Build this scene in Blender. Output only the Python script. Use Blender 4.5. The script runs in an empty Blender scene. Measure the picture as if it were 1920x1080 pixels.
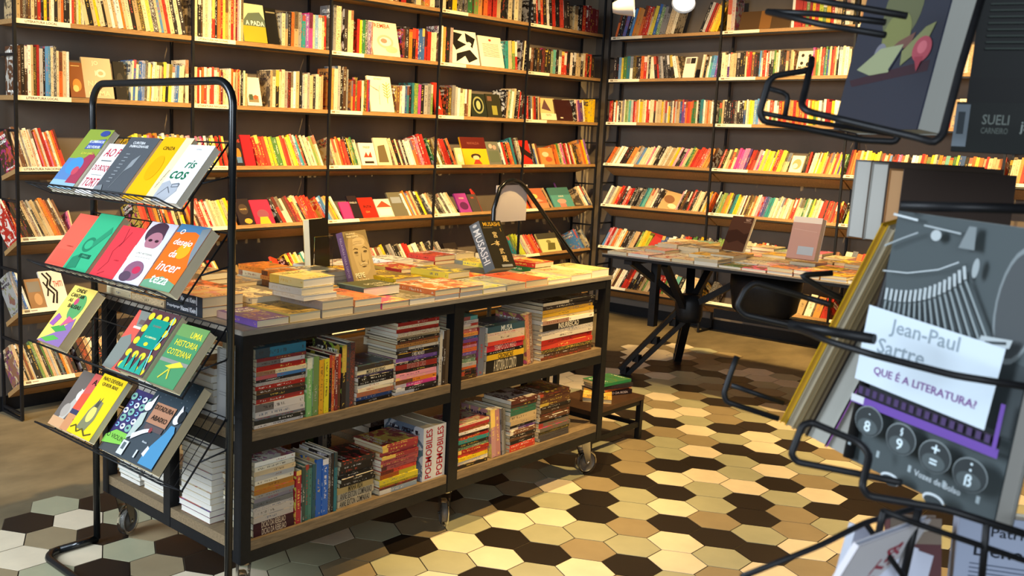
import bpy, math, random, json
import numpy as np
from mathutils import Matrix, Vector
random.seed(11)
SC = bpy.context.scene
COL = SC.collection
# ------------------------------------------------------------------ camera
CAMH = 1.42
_y, _p, _r = math.radians(45.58385), math.radians(8.12294), math.radians(-1.67838)
FPX, CX, CY = 1845.905, 683.8, 507.57
_f = Vector((math.cos(_p)*math.cos(_y), math.cos(_p)*math.sin(_y), -math.sin(_p)))
_rt = Vector((math.sin(_y), -math.cos(_y), 0)); _dn = _f.cross(_rt)
_c, _s = math.cos(_r), math.sin(_r)
CR = _c*_rt + _s*_dn; CD = -_s*_rt + _c*_dn; CF = _f
CAM = Vector((0, 0, CAMH))
cd = bpy.data.cameras.new('camera'); cam = bpy.data.objects.new('camera', cd); COL.objects.link(cam)
cd.sensor_width = 36; cd.lens = FPX/1920*36
cd.shift_x = (960-CX)/1920; cd.shift_y = (CY-540)/1920
cd.clip_start = .05; cd.clip_end = 60
cd.dof.use_dof = True; cd.dof.focus_distance = 3.6; cd.dof.aperture_fstop = 14
cam.matrix_world = Matrix(((CR.x, -CD.x, -CF.x, 0), (CR.y, -CD.y, -CF.y, 0), (CR.z, -CD.z, -CF.z, CAMH), (0, 0, 0, 1)))
SC.camera = cam
SC.view_settings.view_transform = 'Standard'; SC.view_settings.look = 'None'
SC.view_settings.gamma = 1; SC.view_settings.use_curve_mapping = False
SC.view_settings.exposure = 0.0
# ------------------------------------------------------------------ light
w = bpy.data.worlds.new('world'); SC.world = w; w.use_nodes = True
w.node_tree.nodes['Background'].inputs[0].default_value = (.62, .72, .9, 1)
w.node_tree.nodes['Background'].inputs[1].default_value = .13

def area(name, loc, tgt, sx, sy, P, colr):
    l = bpy.data.lights.new(name, 'AREA'); l.shape = 'RECTANGLE'; l.size = sx; l.size_y = sy
    l.energy = P; l.color = colr
    o = bpy.data.objects.new(name, l); COL.objects.link(o); o.location = loc
    o.rotation_euler = (Vector(tgt)-Vector(loc)).to_track_quat('-Z', 'Y').to_euler()
    return o

def spot(name, loc, tgt, P, ang, blend=.5, colr=(1, .66, .30), rad=.04):
    l = bpy.data.lights.new(name, 'SPOT'); l.energy = P; l.color = colr
    l.spot_size = math.radians(ang); l.spot_blend = blend; l.shadow_soft_size = rad
    o = bpy.data.objects.new(name, l); COL.objects.link(o); o.location = loc
    o.rotation_euler = (Vector(tgt)-Vector(loc)).to_track_quat('-Z', 'Y').to_euler()
    return o
WARM = (1, .675, .27)
area('shop_window_daylight', (-1.6, 3.2, 2.3), (1.6, 2.9, .3), 2.0, 2.2, 250, (.76, .88, 1))
area('doorway_daylight', (-2.2, -1.6, 2.2), (1.2, 1.0, 1.0), 2.4, 2.2, 125, (.80, .90, 1))
# ceiling track spots aimed at the two walls of shelves
for i, x in enumerate((2.3, 3.4, 4.5, 5.6)):
    spot('track_spot_left_wall', (x-.1, 2.45, 2.95), (x+.25, 4.45, 1.15), (340, 430, 440, 360)[i], 64, .75, WARM)
for y in (3.3, 2.2, 1.1):
    spot('track_spot_right_wall', (4.75, y-.25, 2.95), (6.95, y, .95), 420, 66, .75, WARM)
spot('track_spot_display_table', (4.88, 2.1, 2.95), (5.45, 2.2, .75), 170, 62, .6, WARM)
spot('track_spot_aisle', (4.3, .75, 2.95), (4.0, 1.35, 0), 500, 66, .35, WARM)
spot('track_spot_table', (2.6, 1.75, 2.95), (2.75, 2.6, .85), 360, 62, .6, WARM)
# ------------------------------------------------------------------ pixel helpers (1920x1080 frame)
def ray(x, y): return CR*((x-CX)/FPX) + CD*((y-CY)/FPX) + CF
def at(x, y, d): return CAM + ray(x, y)*d                 # d = distance along the optical axis
def on_z(x, y, z): r = ray(x, y); return CAM + r*((z-CAMH)/r.z)
def on_y(x, y, Y): r = ray(x, y); return CAM + r*(Y/r.y)
def on_x(x, y, X): r = ray(x, y); return CAM + r*(X/r.x)
def proj(P):
    v = Vector(P)-CAM; z = v.dot(CF); return (FPX*v.dot(CR)/z+CX, FPX*v.dot(CD)/z+CY)
def X_of(px, Y, z):
    a, b = 1.2, 7.2
    for _ in range(40):
        m = (a+b)/2
        if proj((m, Y, z))[0] < px: a = m
        else: b = m
    return a
def Y_of(px, X, z):
    a, b = 4.6, -.2
    for _ in range(40):
        m = (a+b)/2
        if proj((X, m, z))[0] < px: a = m
        else: b = m
    return a
# ------------------------------------------------------------------ materials
def hexc(h):
    h = h.lstrip('#'); v = [int(h[i:i+2], 16)/255 for i in (0, 2, 4)]
    return tuple(((c/12.92) if c <= .04045 else ((c+.055)/1.055)**2.4) for c in v)
class NT:
    def __init__(s, name):
        s.m = bpy.data.materials.new(name); s.m.use_nodes = True; s.t = s.m.node_tree
        s.b = s.t.nodes['Principled BSDF']
    def n(s, typ, **k):
        o = s.t.nodes.new(typ)
        for a, v in k.items():
            if a.startswith('i_'): o.inputs[a[2:].replace('_', ' ')].default_value = v
            else: setattr(o, a, v)
        return o
    def l(s, a, b): s.t.links.new(a, b)
    def math(s, op, a, b=None, c=None):
        o = s.t.nodes.new('ShaderNodeMath'); o.operation = op
        for i, v in enumerate((a, b, c)):
            if v is None: continue
            if isinstance(v, (int, float)): o.inputs[i].default_value = v
            else: s.l(v, o.inputs[i])
        return o.outputs[0]
    def mix(s, f, a, b):
        o = s.t.nodes.new('ShaderNodeMix'); o.data_type = 'RGBA'
        for sock, v in ((o.inputs[0], f), (o.inputs[6], a), (o.inputs[7], b)):
            if isinstance(v, (int, float)): sock.default_value = v
            elif isinstance(v, tuple): sock.default_value = (*v[:3], 1)
            else: s.l(v, sock)
        return o.outputs[2]
def plain(name, c, rough=.5, metal=0, spec=.5, noise=0, nscale=20, bump=0, stretch=(1, 1, 1)):
    t = NT(name)
    t.b.inputs['Roughness'].default_value = rough; t.b.inputs['Metallic'].default_value = metal
    t.b.inputs['Specular IOR Level'].default_value = spec
    t.b.inputs['Base Color'].default_value = (*c, 1)
    if noise or bump:
        tc = t.n('ShaderNodeTexCoord'); mp = t.n('ShaderNodeMapping'); mp.inputs['Scale'].default_value = stretch
        t.l(tc.outputs['Object'], mp.inputs['Vector'])
        nz = t.n('ShaderNodeTexNoise', i_Scale=nscale, i_Detail=6.0, i_Roughness=.6); t.l(mp.outputs[0], nz.inputs['Vector'])
        if noise:
            r = t.n('ShaderNodeValToRGB'); r.color_ramp.elements[0].position = .3; r.color_ramp.elements[1].position = .7
            r.color_ramp.elements[0].color = (*[v*(1-noise) for v in c], 1)
            r.color_ramp.elements[1].color = (*[min(1, v*(1+noise)) for v in c], 1)
            t.l(nz.outputs[0], r.inputs[0]); t.l(r.outputs[0], t.b.inputs['Base Color'])
        if bump:
            bp = t.n('ShaderNodeBump', i_Strength=bump, i_Distance=.01); t.l(nz.outputs[0], bp.inputs['Height'])
            t.l(bp.outputs[0], t.b.inputs['Normal'])
    return t.m
MT = {}
MT['black_metal'] = plain('black_powder_coat', (.009, .009, .010), .45, 0, .25, .2, 60)
MT['black_gloss'] = plain('black_gloss_tube', (.008, .009, .010), .22, 0, .6)
MT['wood'] = plain('shelf_wood', hexc('#a07a4c'), .5, 0, .4, .28, 14, .1, (1.2, 12, 12))
MT['grey_wood'] = plain('trolley_wood', hexc('#7d6a50'), .55, 0, .35, .3, 12, .1, (1.5, 14, 14))
MT['grey_wood_y'] = plain('table_laminate', hexc('#8a8276'), .45, 0, .4, .2, 12, 0, (1.5, 10, 10))
MT['wall'] = plain('taupe_wall', hexc('#6b6055'), .85, 0, .2, .10, 3, .05)
MT['panel'] = plain('cream_wall', hexc('#b8a890'), .8, 0, .2, .05, 3)
MT['ceiling'] = plain('dark_ceiling', (.012, .011, .010), .9)
MT['concrete'] = plain('concrete_floor', hexc('#75684f'), .62, 0, .3, .38, 2.2, .15, (1, 1.6, 1))
MT['grout'] = plain('grout', hexc('#574a38'), .8)
for k, h in (('K', '#231c17'), ('W', '#e2d2b4'), ('G', '#aaa788'), ('T', '#988768')):
    MT['tile'+k] = plain('hex_tile_'+{'K': 'black', 'W': 'cream', 'G': 'sage', 'T': 'tan'}[k], hexc(h), .42, 0, .4, .07, 9)
MT['tread'] = plain('dark_tread_wood', hexc('#4a3220'), .45, 0, .4, .2, 12, .1, (1.5, 14, 14))
MT['chrome'] = plain('chrome', (.6, .58, .55), .25, 1)
MT['rubber'] = plain('wheel_rubber', (.12, .11, .1), .4, 0, .5, .2, 30)
MT['white'] = plain('white_card', (.88, .80, .78), .6)
MT['lamp_white'] = plain('lamp_housing', (.42, .42, .42), .3)
# clear plastic
def clear():
    t = NT('clear_plastic'); t.b.inputs['Base Color'].default_value = (.95, .95, .93, 1)
    t.b.inputs['Transmission Weight'].default_value = 1; t.b.inputs['Roughness'].default_value = .06; t.b.inputs['IOR'].default_value = 1.15
    return t.m
MT['clear'] = clear()
def lampem():
    t = NT('lamp_glow'); t.b.inputs['Emission Color'].default_value = (1, .86, .66, 1); t.b.inputs['Emission Strength'].default_value = 2.2
    return t.m
MT['glow'] = lampem()
# paper: page edges with fine sheets
def paper():
    t = NT('page_edges'); a = t.n('ShaderNodeAttribute', attribute_name='c1')
    uv = t.n('ShaderNodeUVMap', uv_map='UVMap'); sp = t.n('ShaderNodeSeparateXYZ'); t.l(uv.outputs[0], sp.inputs[0])
    nz = t.n('ShaderNodeTexNoise', i_Scale=1.0, i_Detail=3.0); nz.noise_dimensions = '1D'
    t.l(t.math('MULTIPLY', sp.outputs[0], 60.0), nz.inputs['W'])
    f = t.math('MULTIPLY', t.math('SUBTRACT', nz.outputs[0], .3), .7)
    t.l(t.mix(f, a.outputs[0], (.30, .25, .19)), t.b.inputs['Base Color']); t.b.inputs['Roughness'].default_value = .8
    t.b.inputs['Specular IOR Level'].default_value = .15
    return t.m
MT['paper'] = paper()
# printed flat colour
def printm():
    t = NT('printed_ink'); a = t.n('ShaderNodeAttribute', attribute_name='c1')
    t.l(a.outputs[0], t.b.inputs['Base Color']); t.b.inputs['Roughness'].default_value = .45; t.b.inputs['Specular IOR Level'].default_value = .15
    return t.m
MT['print'] = printm()
def metalprint():
    t = NT('painted_surface'); a = t.n('ShaderNodeAttribute', attribute_name='c1')
    t.l(a.outputs[0], t.b.inputs['Base Color']); t.b.inputs['Roughness'].default_value = .6
    return t.m
# spine: base colour c1, lettering colour c2; uv x across, y along 0..1 ; seed in second uv
def spine():
    t = NT('book_spine'); a = t.n('ShaderNodeAttribute', attribute_name='c1'); b = t.n('ShaderNodeAttribute', attribute_name='c2')
    uv = t.n('ShaderNodeUVMap', uv_map='UVMap'); sp = t.n('ShaderNodeSeparateXYZ'); t.l(uv.outputs[0], sp.inputs[0])
    sd = t.n('ShaderNodeUVMap', uv_map='seed'); ss = t.n('ShaderNodeSeparateXYZ'); t.l(sd.outputs[0], ss.inputs[0])
    cb = t.n('ShaderNodeCombineXYZ')
    t.l(t.math('MULTIPLY', sp.outputs[0], 2.2), cb.inputs[0]); t.l(t.math('MULTIPLY', sp.outputs[1], 46.0), cb.inputs[1])
    t.l(t.math('MULTIPLY', ss.outputs[0], 91.0), cb.inputs[2])
    nz = t.n('ShaderNodeTexNoise', i_Scale=1.0, i_Detail=1.0); t.l(cb.outputs[0], nz.inputs['Vector'])
    ink = t.math('GREATER_THAN', nz.outputs[0], .53)
    # across mask
    mx = t.math('LESS_THAN', t.math('ABSOLUTE', t.math('SUBTRACT', sp.outputs[0], .5)), .19)
    # along mask: title zone depends on the seed
    lo = t.math('ADD', t.math('MULTIPLY', ss.outputs[0], .25), .22); hi = t.math('ADD', lo, t.math('ADD', t.math('MULTIPLY', ss.outputs[1], .3), .18))
    z1 = t.math('MULTIPLY', t.math('GREATER_THAN', sp.outputs[1], lo), t.math('LESS_THAN', sp.outputs[1], hi))
    z2 = t.math('MULTIPLY', t.math('GREATER_THAN', sp.outputs[1], t.math('ADD', hi, .06)), t.math('LESS_THAN', sp.outputs[1], .93))
    z3 = t.math('MULTIPLY', t.math('GREATER_THAN', sp.outputs[1], .04), t.math('LESS_THAN', sp.outputs[1], .09))
    zone = t.math('MINIMUM', t.math('ADD', t.math('ADD', z1, t.math('MULTIPLY', z2, t.math('GREATER_THAN', ss.outputs[1], .4))), z3), 1.0)
    m = t.math('MULTIPLY', t.math('MULTIPLY', ink, mx), zone)
    # blotchy pattern / band on some spines
    band = t.math('MULTIPLY', t.math('GREATER_THAN', ss.outputs[1], .72), t.math('GREATER_THAN', sp.outputs[1], t.math('SUBTRACT', 1.05, t.math('MULTIPLY', ss.outputs[0], .6))))
    pat = t.n('ShaderNodeTexNoise', i_Scale=3.0, i_Detail=3.0); t.l(cb.outputs[0], pat.inputs['Vector'])
    pz_ = t.math('MULTIPLY', t.math('MULTIPLY', t.math('GREATER_THAN', pat.outputs[0], .56), t.math('LESS_THAN', ss.outputs[1], .16)), .7)
    c = t.mix(t.math('MULTIPLY', band, .8), a.outputs[0], b.outputs[0])
    c = t.mix(pz_, c, b.outputs[0]); c = t.mix(t.math('MULTIPLY', m, .7), c, b.outputs[0])
    t.l(c, t.b.inputs['Base Color']); t.b.inputs['Roughness'].default_value = .5; t.b.inputs['Specular IOR Level'].default_value = .3
    return t.m
MT['spine'] = spine()
def cover():
    t = NT('book_cover'); a = t.n('ShaderNodeAttribute', attribute_name='c1'); b = t.n('ShaderNodeAttribute', attribute_name='c2')
    uv = t.n('ShaderNodeUVMap', uv_map='UVMap'); sp = t.n('ShaderNodeSeparateXYZ'); t.l(uv.outputs[0], sp.inputs[0])
    sd = t.n('ShaderNodeUVMap', uv_map='seed'); ss = t.n('ShaderNodeSeparateXYZ'); t.l(sd.outputs[0], ss.inputs[0])
    cb = t.n('ShaderNodeCombineXYZ'); t.l(sp.outputs[0], cb.inputs[0]); t.l(t.math('MULTIPLY', sp.outputs[1], 1.5), cb.inputs[1])
    t.l(t.math('MULTIPLY', ss.outputs[0], 57.0), cb.inputs[2])
    nz = t.n('ShaderNodeTexNoise', i_Scale=2.6, i_Detail=3.0, i_Distortion=.8); t.l(cb.outputs[0], nz.inputs['Vector'])
    bl = t.math('GREATER_THAN', nz.outputs[0], t.math('ADD', .47, t.math('MULTIPLY', ss.outputs[1], .14)))
    n2 = t.n('ShaderNodeTexNoise', i_Scale=5.5, i_Detail=4.0); t.l(cb.outputs[0], n2.inputs['Vector'])
    hs = t.n('ShaderNodeHueSaturation'); t.l(t.math('ADD', .30, t.math('MULTIPLY', ss.outputs[1], .35)), hs.inputs['Hue']); t.l(b.outputs[0], hs.inputs['Color'])
    c = t.mix(t.math('MULTIPLY', bl, .8), a.outputs[0], b.outputs[0])
    c = t.mix(t.math('MULTIPLY', t.math('GREATER_THAN', n2.outputs[0], .58), .6), c, hs.outputs[0])
    # lettering: two rows near the top, one near the foot
    c3 = t.n('ShaderNodeCombineXYZ'); t.l(t.math('MULTIPLY', sp.outputs[0], 26.0), c3.inputs[0]); t.l(t.math('MULTIPLY', sp.outputs[1], 16.0), c3.inputs[1]); t.l(t.math('MULTIPLY', ss.outputs[1], 33.0), c3.inputs[2])
    n3 = t.n('ShaderNodeTexNoise', i_Scale=1.0, i_Detail=1.0); t.l(c3.outputs[0], n3.inputs['Vector'])
    inx = t.math('LESS_THAN', t.math('ABSOLUTE', t.math('SUBTRACT', sp.outputs[0], .5)), .36)
    def zone(v0, v1): return t.math('MULTIPLY', t.math('GREATER_THAN', sp.outputs[1], v0), t.math('LESS_THAN', sp.outputs[1], v1))
    zz = t.math('ADD', t.math('ADD', zone(.84, .92), zone(.72, .80)), zone(.06, .10))
    tx = t.math('MULTIPLY', t.math('MULTIPLY', t.math('GREATER_THAN', n3.outputs[0], .49), inx), zz)
    lum = t.n('ShaderNodeRGBToBW'); t.l(a.outputs[0], lum.inputs[0])
    ink = t.mix(t.math('GREATER_THAN', lum.outputs[0], .25), (.85, .82, .72), (.03, .02, .03))
    c = t.mix(tx, c, ink)
    t.l(c, t.b.inputs['Base Color']); t.b.inputs['Roughness'].default_value = .32
    return t.m
MT['cover'] = cover()
WORLD = {}   # world position of every built object
REG = {}   # book object -> its mesh builders, so that the smallest books can be gathered at the end
# ------------------------------------------------------------------ mesh builder
class MB:
    def __init__(s): s.v = []; s.f = []; s.m = []; s.c1 = []; s.c2 = []; s.uv = []; s.sd = []; s.mats = []; s.sm = []
    def mi(s, mat):
        if mat not in s.mats: s.mats.append(mat)
        return s.mats.index(mat)
    def poly(s, pts, mat, c1=(1, 1, 1), c2=(0, 0, 0), uv=None, seed=(0, 0), smooth=False):
        b = len(s.v); s.v += [tuple(p) for p in pts]; n = len(pts)
        s.f.append(list(range(b, b+n))); s.m.append(s.mi(mat)); s.sm.append(smooth)
        uv = uv or [(0, 0)]*n
        s.uv += uv; s.c1 += [(*c1[:3], 1)]*n; s.c2 += [(*c2[:3], 1)]*n; s.sd += [seed]*n
    def box(s, a, b, mat, M=None, **k):
        x0, y0, z0 = a; x1, y1, z1 = b
        P = [Vector(p) for p in ((x0,y0,z0),(x1,y0,z0),(x1,y1,z0),(x0,y1,z0),(x0,y0,z1),(x1,y0,z1),(x1,y1,z1),(x0,y1,z1))]
        if M is not None: P = [M @ p for p in P]
        for q in ((3,2,1,0),(4,5,6,7),(0,1,5,4),(1,2,6,5),(2,3,7,6),(3,0,4,7)):
            s.poly([P[i] for i in q], mat, uv=[(0,0),(1,0),(1,1),(0,1)], **k)
    def bar(s, p, q, w, h, mat, up=(0, 0, 1), **k):      # rectangular bar from p to q
        p = Vector(p); q = Vector(q); d = (q-p); L = d.length; d.normalize()
        u = Vector(up)
        if abs(d.dot(u)) > .99: u = Vector((0, 1, 0))
        x = d.cross(u).normalized(); z = x.cross(d)
        M = Matrix(((x.x, d.x, z.x, p.x), (x.y, d.y, z.y, p.y), (x.z, d.z, z.z, p.z), (0, 0, 0, 1)))
        s.box((-w/2, 0, -h/2), (w/2, L, h/2), mat, M, **k)
    def tube(s, pts, r, mat, n=8, closed=False, **k):
        pts = [Vector(p) for p in pts]; rings = []; N = len(pts); ref = None
        for i, p in enumerate(pts):
            a = pts[i-1] if (i > 0 or closed) else p; b = pts[(i+1) % N] if (i < N-1 or closed) else p
            d = (b-a)
            if d.length < 1e-9: d = Vector((0, 0, 1))
            d.normalize()
            if ref is None: ref = Vector((0, 0, 1)) if abs(d.z) < .9 else Vector((1, 0, 0))
            x = (ref - d*ref.dot(d)).normalized(); ref = x; y = d.cross(x)
            rr = r[i] if isinstance(r, (list, tuple)) else r
            rings.append([p + (x*math.cos(t)+y*math.sin(t))*rr for t in (2*math.pi*j/n for j in range(n))])
        for i in range(N if closed else N-1):
            A = rings[i]; B = rings[(i+1) % N]
            for j in range(n):
                s.poly([A[j], A[(j+1) % n], B[(j+1) % n], B[j]], mat, smooth=True, **k)
        if not closed:
            s.poly(rings[0][::-1], mat, **k); s.poly(rings[-1], mat, **k)
    def lathe(s, prof, mat, M, n=20, **k):               # prof (r, h) about local z
        for i in range(len(prof)-1):
            (r0, h0), (r1, h1) = prof[i], prof[i+1]
            for j in range(n):
                a, b = 2*math.pi*j/n, 2*math.pi*(j+1)/n
                s.poly([M @ Vector((r0*math.cos(a), r0*math.sin(a), h0)), M @ Vector((r0*math.cos(b), r0*math.sin(b), h0)),
                        M @ Vector((r1*math.cos(b), r1*math.sin(b), h1)), M @ Vector((r1*math.cos(a), r1*math.sin(a), h1))], mat, smooth=True, **k)
    def build(s, name, parent=None, origin=None):
        me = bpy.data.meshes.new(name)
        o3 = Vector(origin) if origin is not None else Vector((0, 0, 0))
        me.from_pydata([tuple(Vector(v)-o3) for v in s.v], [], s.f)
        for m in s.mats: me.materials.append(MT[m])
        me.polygons.foreach_set('material_index', s.m); me.polygons.foreach_set('use_smooth', s.sm)
        L = me.uv_layers.new(name='UVMap'); L.data.foreach_set('uv', np.array(s.uv, dtype='f').ravel())
        L = me.uv_layers.new(name='seed'); L.data.foreach_set('uv', np.array(s.sd, dtype='f').ravel())
        for nm, arr in (('c1', s.c1), ('c2', s.c2)):
            at_ = me.color_attributes.new(nm, 'FLOAT_COLOR', 'CORNER'); at_.data.foreach_set('color', np.array(arr, dtype='f').ravel())
        me.update()
        if any(s.sm):
            import bmesh
            bm = bmesh.new(); bm.from_mesh(me); bmesh.ops.remove_doubles(bm, verts=bm.verts, dist=1e-6); bm.to_mesh(me); bm.free()
        o = bpy.data.objects.new(name, me); COL.objects.link(o); o.location = o3
        if parent is not None:
            o.parent = parent; o.location = o3 - WORLD.get(parent, parent.location)
        WORLD[o] = o3
        s.obj = o
        if parent in REG: REG[parent].append(s)
        elif name == 'book': REG[o] = [s]
        return o
    def merge(s, t):
        b = len(s.v); s.v += t.v; s.f += [[i+b for i in f] for f in t.f]; s.m += [s.mi(t.mats[i]) for i in t.m]
        s.sm += t.sm; s.uv += t.uv; s.c1 += t.c1; s.c2 += t.c2; s.sd += t.sd
LABELS = []
def tag(o, label, cat, group=None, kind=None):
    if label: o['label'] = label; LABELS.append((label, o))
    if cat: o['category'] = cat
    if group: o['group'] = group
    if kind: o['kind'] = kind
    return o
def empty(name, loc, label, cat, group=None):
    o = bpy.data.objects.new(name, None); o.empty_display_size = .05; COL.objects.link(o); o.location = loc
    return tag(o, label, cat, group)
def struct(mb, name): o = mb.build(name); o['kind'] = 'structure'; return o
def frame(o, r, u):                                      # matrix: x=r, y=u, z=r x u
    r = Vector(r).normalized(); u = Vector(u); u = (u - r*u.dot(r)).normalized(); n = r.cross(u)
    return Matrix(((r.x, u.x, n.x, o[0]), (r.y, u.y, n.y, o[1]), (r.z, u.z, n.z, o[2]), (0, 0, 0, 1)))
def arc(c, r, a0, a1, n, ax=(1, 0, 0), ay=(0, 0, 1)):
    c = Vector(c); ax = Vector(ax); ay = Vector(ay)
    return [c + ax*(r*math.cos(math.radians(a0+(a1-a0)*i/n))) + ay*(r*math.sin(math.radians(a0+(a1-a0)*i/n))) for i in range(n+1)]
# flat lettering: polygons of a text, cached, in em units
_tc = {}
def glyphs(s):
    if s in _tc: return _tc[s]
    cu = bpy.data.curves.new('t', 'FONT'); cu.body = s; cu.resolution_u = 2; cu.offset = .012; cu.fill_mode = 'FRONT'
    o = bpy.data.objects.new('t', cu); me = bpy.data.meshes.new_from_object(o)
    V = [tuple(v.co)[:2] for v in me.vertices]; F = [list(p.vertices) for p in me.polygons]
    bpy.data.objects.remove(o); bpy.data.curves.remove(cu); bpy.data.meshes.remove(me)
    xs = [v[0] for v in V] or [0]; ys = [v[1] for v in V] or [0]
    _tc[s] = (V, F, min(xs), max(xs), min(ys), max(ys)); return _tc[s]
def art(mb, M, W, H, items, lift=.0004):
    """print flat shapes on the rectangle W x H whose lower left corner is the origin of M (x right, y up, z out)"""
    z = lift
    for it in items:
        z += .00012
        k = it[0]
        T = lambda u, v: M @ Vector((u*W, v*H, z))
        if k == 'r': _, a, b, c, d, col = it; mb.poly([T(a, b), T(c, b), T(c, d), T(a, d)], 'print', hexc(col))
        elif k == 'e':
            _, u, v, ru, rv, col = it
            mb.poly([T(u+ru*math.cos(t*math.pi/12), v+rv*math.sin(t*math.pi/12)) for t in range(24)], 'print', hexc(col))
        elif k == 'p': mb.poly([T(u, v) for u, v in it[1]], 'print', hexc(it[2]))
        elif k == 'l':
            _, pts, w_, col = it; q = [Vector((u*W, v*H, z)) for u, v in pts]
            for a, b in zip(q, q[1:]):
                d = (b-a).normalized(); n = Vector((-d.y, d.x, 0))*w_*H/2
                mb.poly([M @ (a-n), M @ (b-n), M @ (b+n), M @ (a+n)], 'print', hexc(col))
        elif k == 't':   # text, u, v (centre), height frac, max width frac, colour[, rot, slant]
            _, s, u, v, hh, ww, col = it[:7]; rot = it[7] if len(it) > 7 else 0; sl = it[8] if len(it) > 8 else 0
            V, F, x0, x1, y0, y1 = glyphs(s)
            if not F: continue
            sy = hh*H/max(y1-y0, .3); span = (W if abs(rot) < 45 else H)*ww; sx = min(sy*1.15, span/max(x1-x0, .1))
            cr, sr = math.cos(math.radians(rot)), math.sin(math.radians(rot))
            def tv(p):
                x = (p[0]-(x0+x1)/2)*sx + sl*(p[1]-y0)*sy; y = (p[1]-(y0+y1)/2)*sy
                return M @ Vector((u*W + x*cr-y*sr, v*H + x*sr+y*cr, z))
            for f in F: mb.poly([tv(V[i]) for i in f], 'print', hexc(col))
# ------------------------------------------------------------------ a book: local x = thickness, y = spine(0)->fore edge(d), z = height
PAL = dict(W=['#e8dcc0','#e2d2ac','#efe8d6','#d8c79e'], S=['#c9b185','#b89c70','#d3b98e'], Y=['#e0bc1c','#e6b41e','#d9c444'],
  L=['#c4cc38','#b4c038'], O=['#d97c24','#d8662b','#cf8a42'], R=['#b82c1f','#a4221c','#c8402f'], D=['#231d1b','#191718','#2d2523'],
  B=['#5a3a26','#6d4630','#47301f'], G=['#4f7a3a','#2f6a3c','#6f8a46'], T=['#2e8a86','#5fa79b','#2b6f78'], U=['#3a62a0','#4f86b8','#2c4a7c'],
  P=['#6a3f86','#8a5aa4','#543372'], K=['#e0688c','#d8408a','#ef9aa4'], E=['#97928c','#7e7b78','#b0aca4'], M=['#6e1f26','#7d2a2c'])
CNAME = dict(W='cream', S='beige', Y='yellow', L='lime', O='orange', R='red', D='black', B='brown', G='green', T='teal', U='blue', P='purple', K='pink', E='grey', M='maroon')
def jit(c, a=.10): f = 1+random.uniform(-a, a); return tuple(min(1, v*f) for v in c)
def pick(ch): return jit(hexc(random.choice(PAL.get(ch, PAL['W']))))
def ink_for(ch):
    if ch in 'DBPMGU': return hexc(random.choice(['#e9dfc8', '#d9b84a', '#e8e4dc', '#c24a30', '#b9b2a6']))
    if ch in 'RK': return hexc(random.choice(['#f4ead6', '#2a1a16', '#f2d060']))
    return hexc(random.choice(['#2a2320', '#b02a20', '#33506e', '#3a3028', '#7a3a22']))
PAGE = ['#f0e2c0', '#e6d6b0', '#f4ecd8', '#dccba6']
def book(mb, M, th, d, h, ch, c1=None, c2=None, simple=True, page=None, seed=None):
    c1 = c1 or pick(ch); c2 = c2 or ink_for(ch); pg = hexc(page or random.choice(PAGE))
    sd = seed or (random.random(), random.random())
    V = lambda x, y, z: M @ Vector((x, y, z))
    if simple: ins, bt = 0, 0
    else: ins, bt = .0022, .0009
    # spine
    mb.poly([V(0,0,0), V(th,0,0), V(th,0,h), V(0,0,h)], 'spine', c1, c2, [(0,0),(1,0),(1,1),(0,1)], sd)
    # sides (front cover at x = 0 looks to -x, back cover at x = th)
    mb.poly([V(0,d,0), V(0,0,0), V(0,0,h), V(0,d,h)], 'cover', c1, c2, [(0,0),(1,0),(1,1),(0,1)], sd)
    mb.poly([V(th,0,0), V(th,d,0), V(th,d,h), V(th,0,h)], 'cover', c1, c2, [(0,0),(1,0),(1,1),(0,1)], sd)
    if simple:
        mb.poly([V(0,0,h), V(th,0,h), V(th,d,h), V(0,d,h)], 'paper', pg, uv=[(0,0),(1,0),(1,1),(0,1)])
        mb.poly([V(th,d,0), V(0,d,0), V(0,d,h), V(th,d,h)], 'paper', pg, uv=[(0,0),(1,0),(1,1),(0,1)])
        mb.poly([V(0,0,0), V(0,d,0), V(th,d,0), V(th,0,0)], 'paper', pg, uv=[(0,0),(0,1),(1,1),(1,0)])
    else:
        # inner faces of the boards
        mb.poly([V(bt,0,0), V(bt,d,0), V(bt,d,h), V(bt,0,h)], 'print', jit(pg, .02))
        mb.poly([V(th-bt,d,0), V(th-bt,0,0), V(th-bt,0,h), V(th-bt,d,h)], 'print', jit(pg, .02))
        for x in (0, th-bt):
            mb.poly([V(x,0,h), V(x+bt,0,h), V(x+bt,d,h), V(x,d,h)], 'print', c1)
            mb.poly([V(x+bt,0,0), V(x,0,0), V(x,d,0), V(x+bt,d,0)], 'print', c1)
            mb.poly([V(x+bt,d,0), V(x,d,0), V(x,d,h), V(x+bt,d,h)], 'print', c1)
    return c1, c2, pg
def pages(mb, M, th, d, h, pg):
    bt, ins = .001, .0022
    V = lambda x, y, z: M @ Vector((x, y, z))
    x0, x1, y0, y1, z0, z1 = bt, th-bt, .0005, d-ins, ins*.5, h-ins
    mb.poly([V(x0,y0,z1), V(x1,y0,z1), V(x1,y1,z1), V(x0,y1,z1)], 'paper', pg, uv=[(0,0),(1,0),(1,1),(0,1)])
    mb.poly([V(x1,y1,z0), V(x0,y1,z0), V(x0,y1,z1), V(x1,y1,z1)], 'paper', pg, uv=[(0,0),(1,0),(1,1),(0,1)])
    mb.poly([V(x0,y0,z0), V(x0,y1,z0), V(x1,y1,z0), V(x1,y0,z0)], 'paper', pg, uv=[(0,0),(0,1),(1,1),(1,0)])
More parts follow.
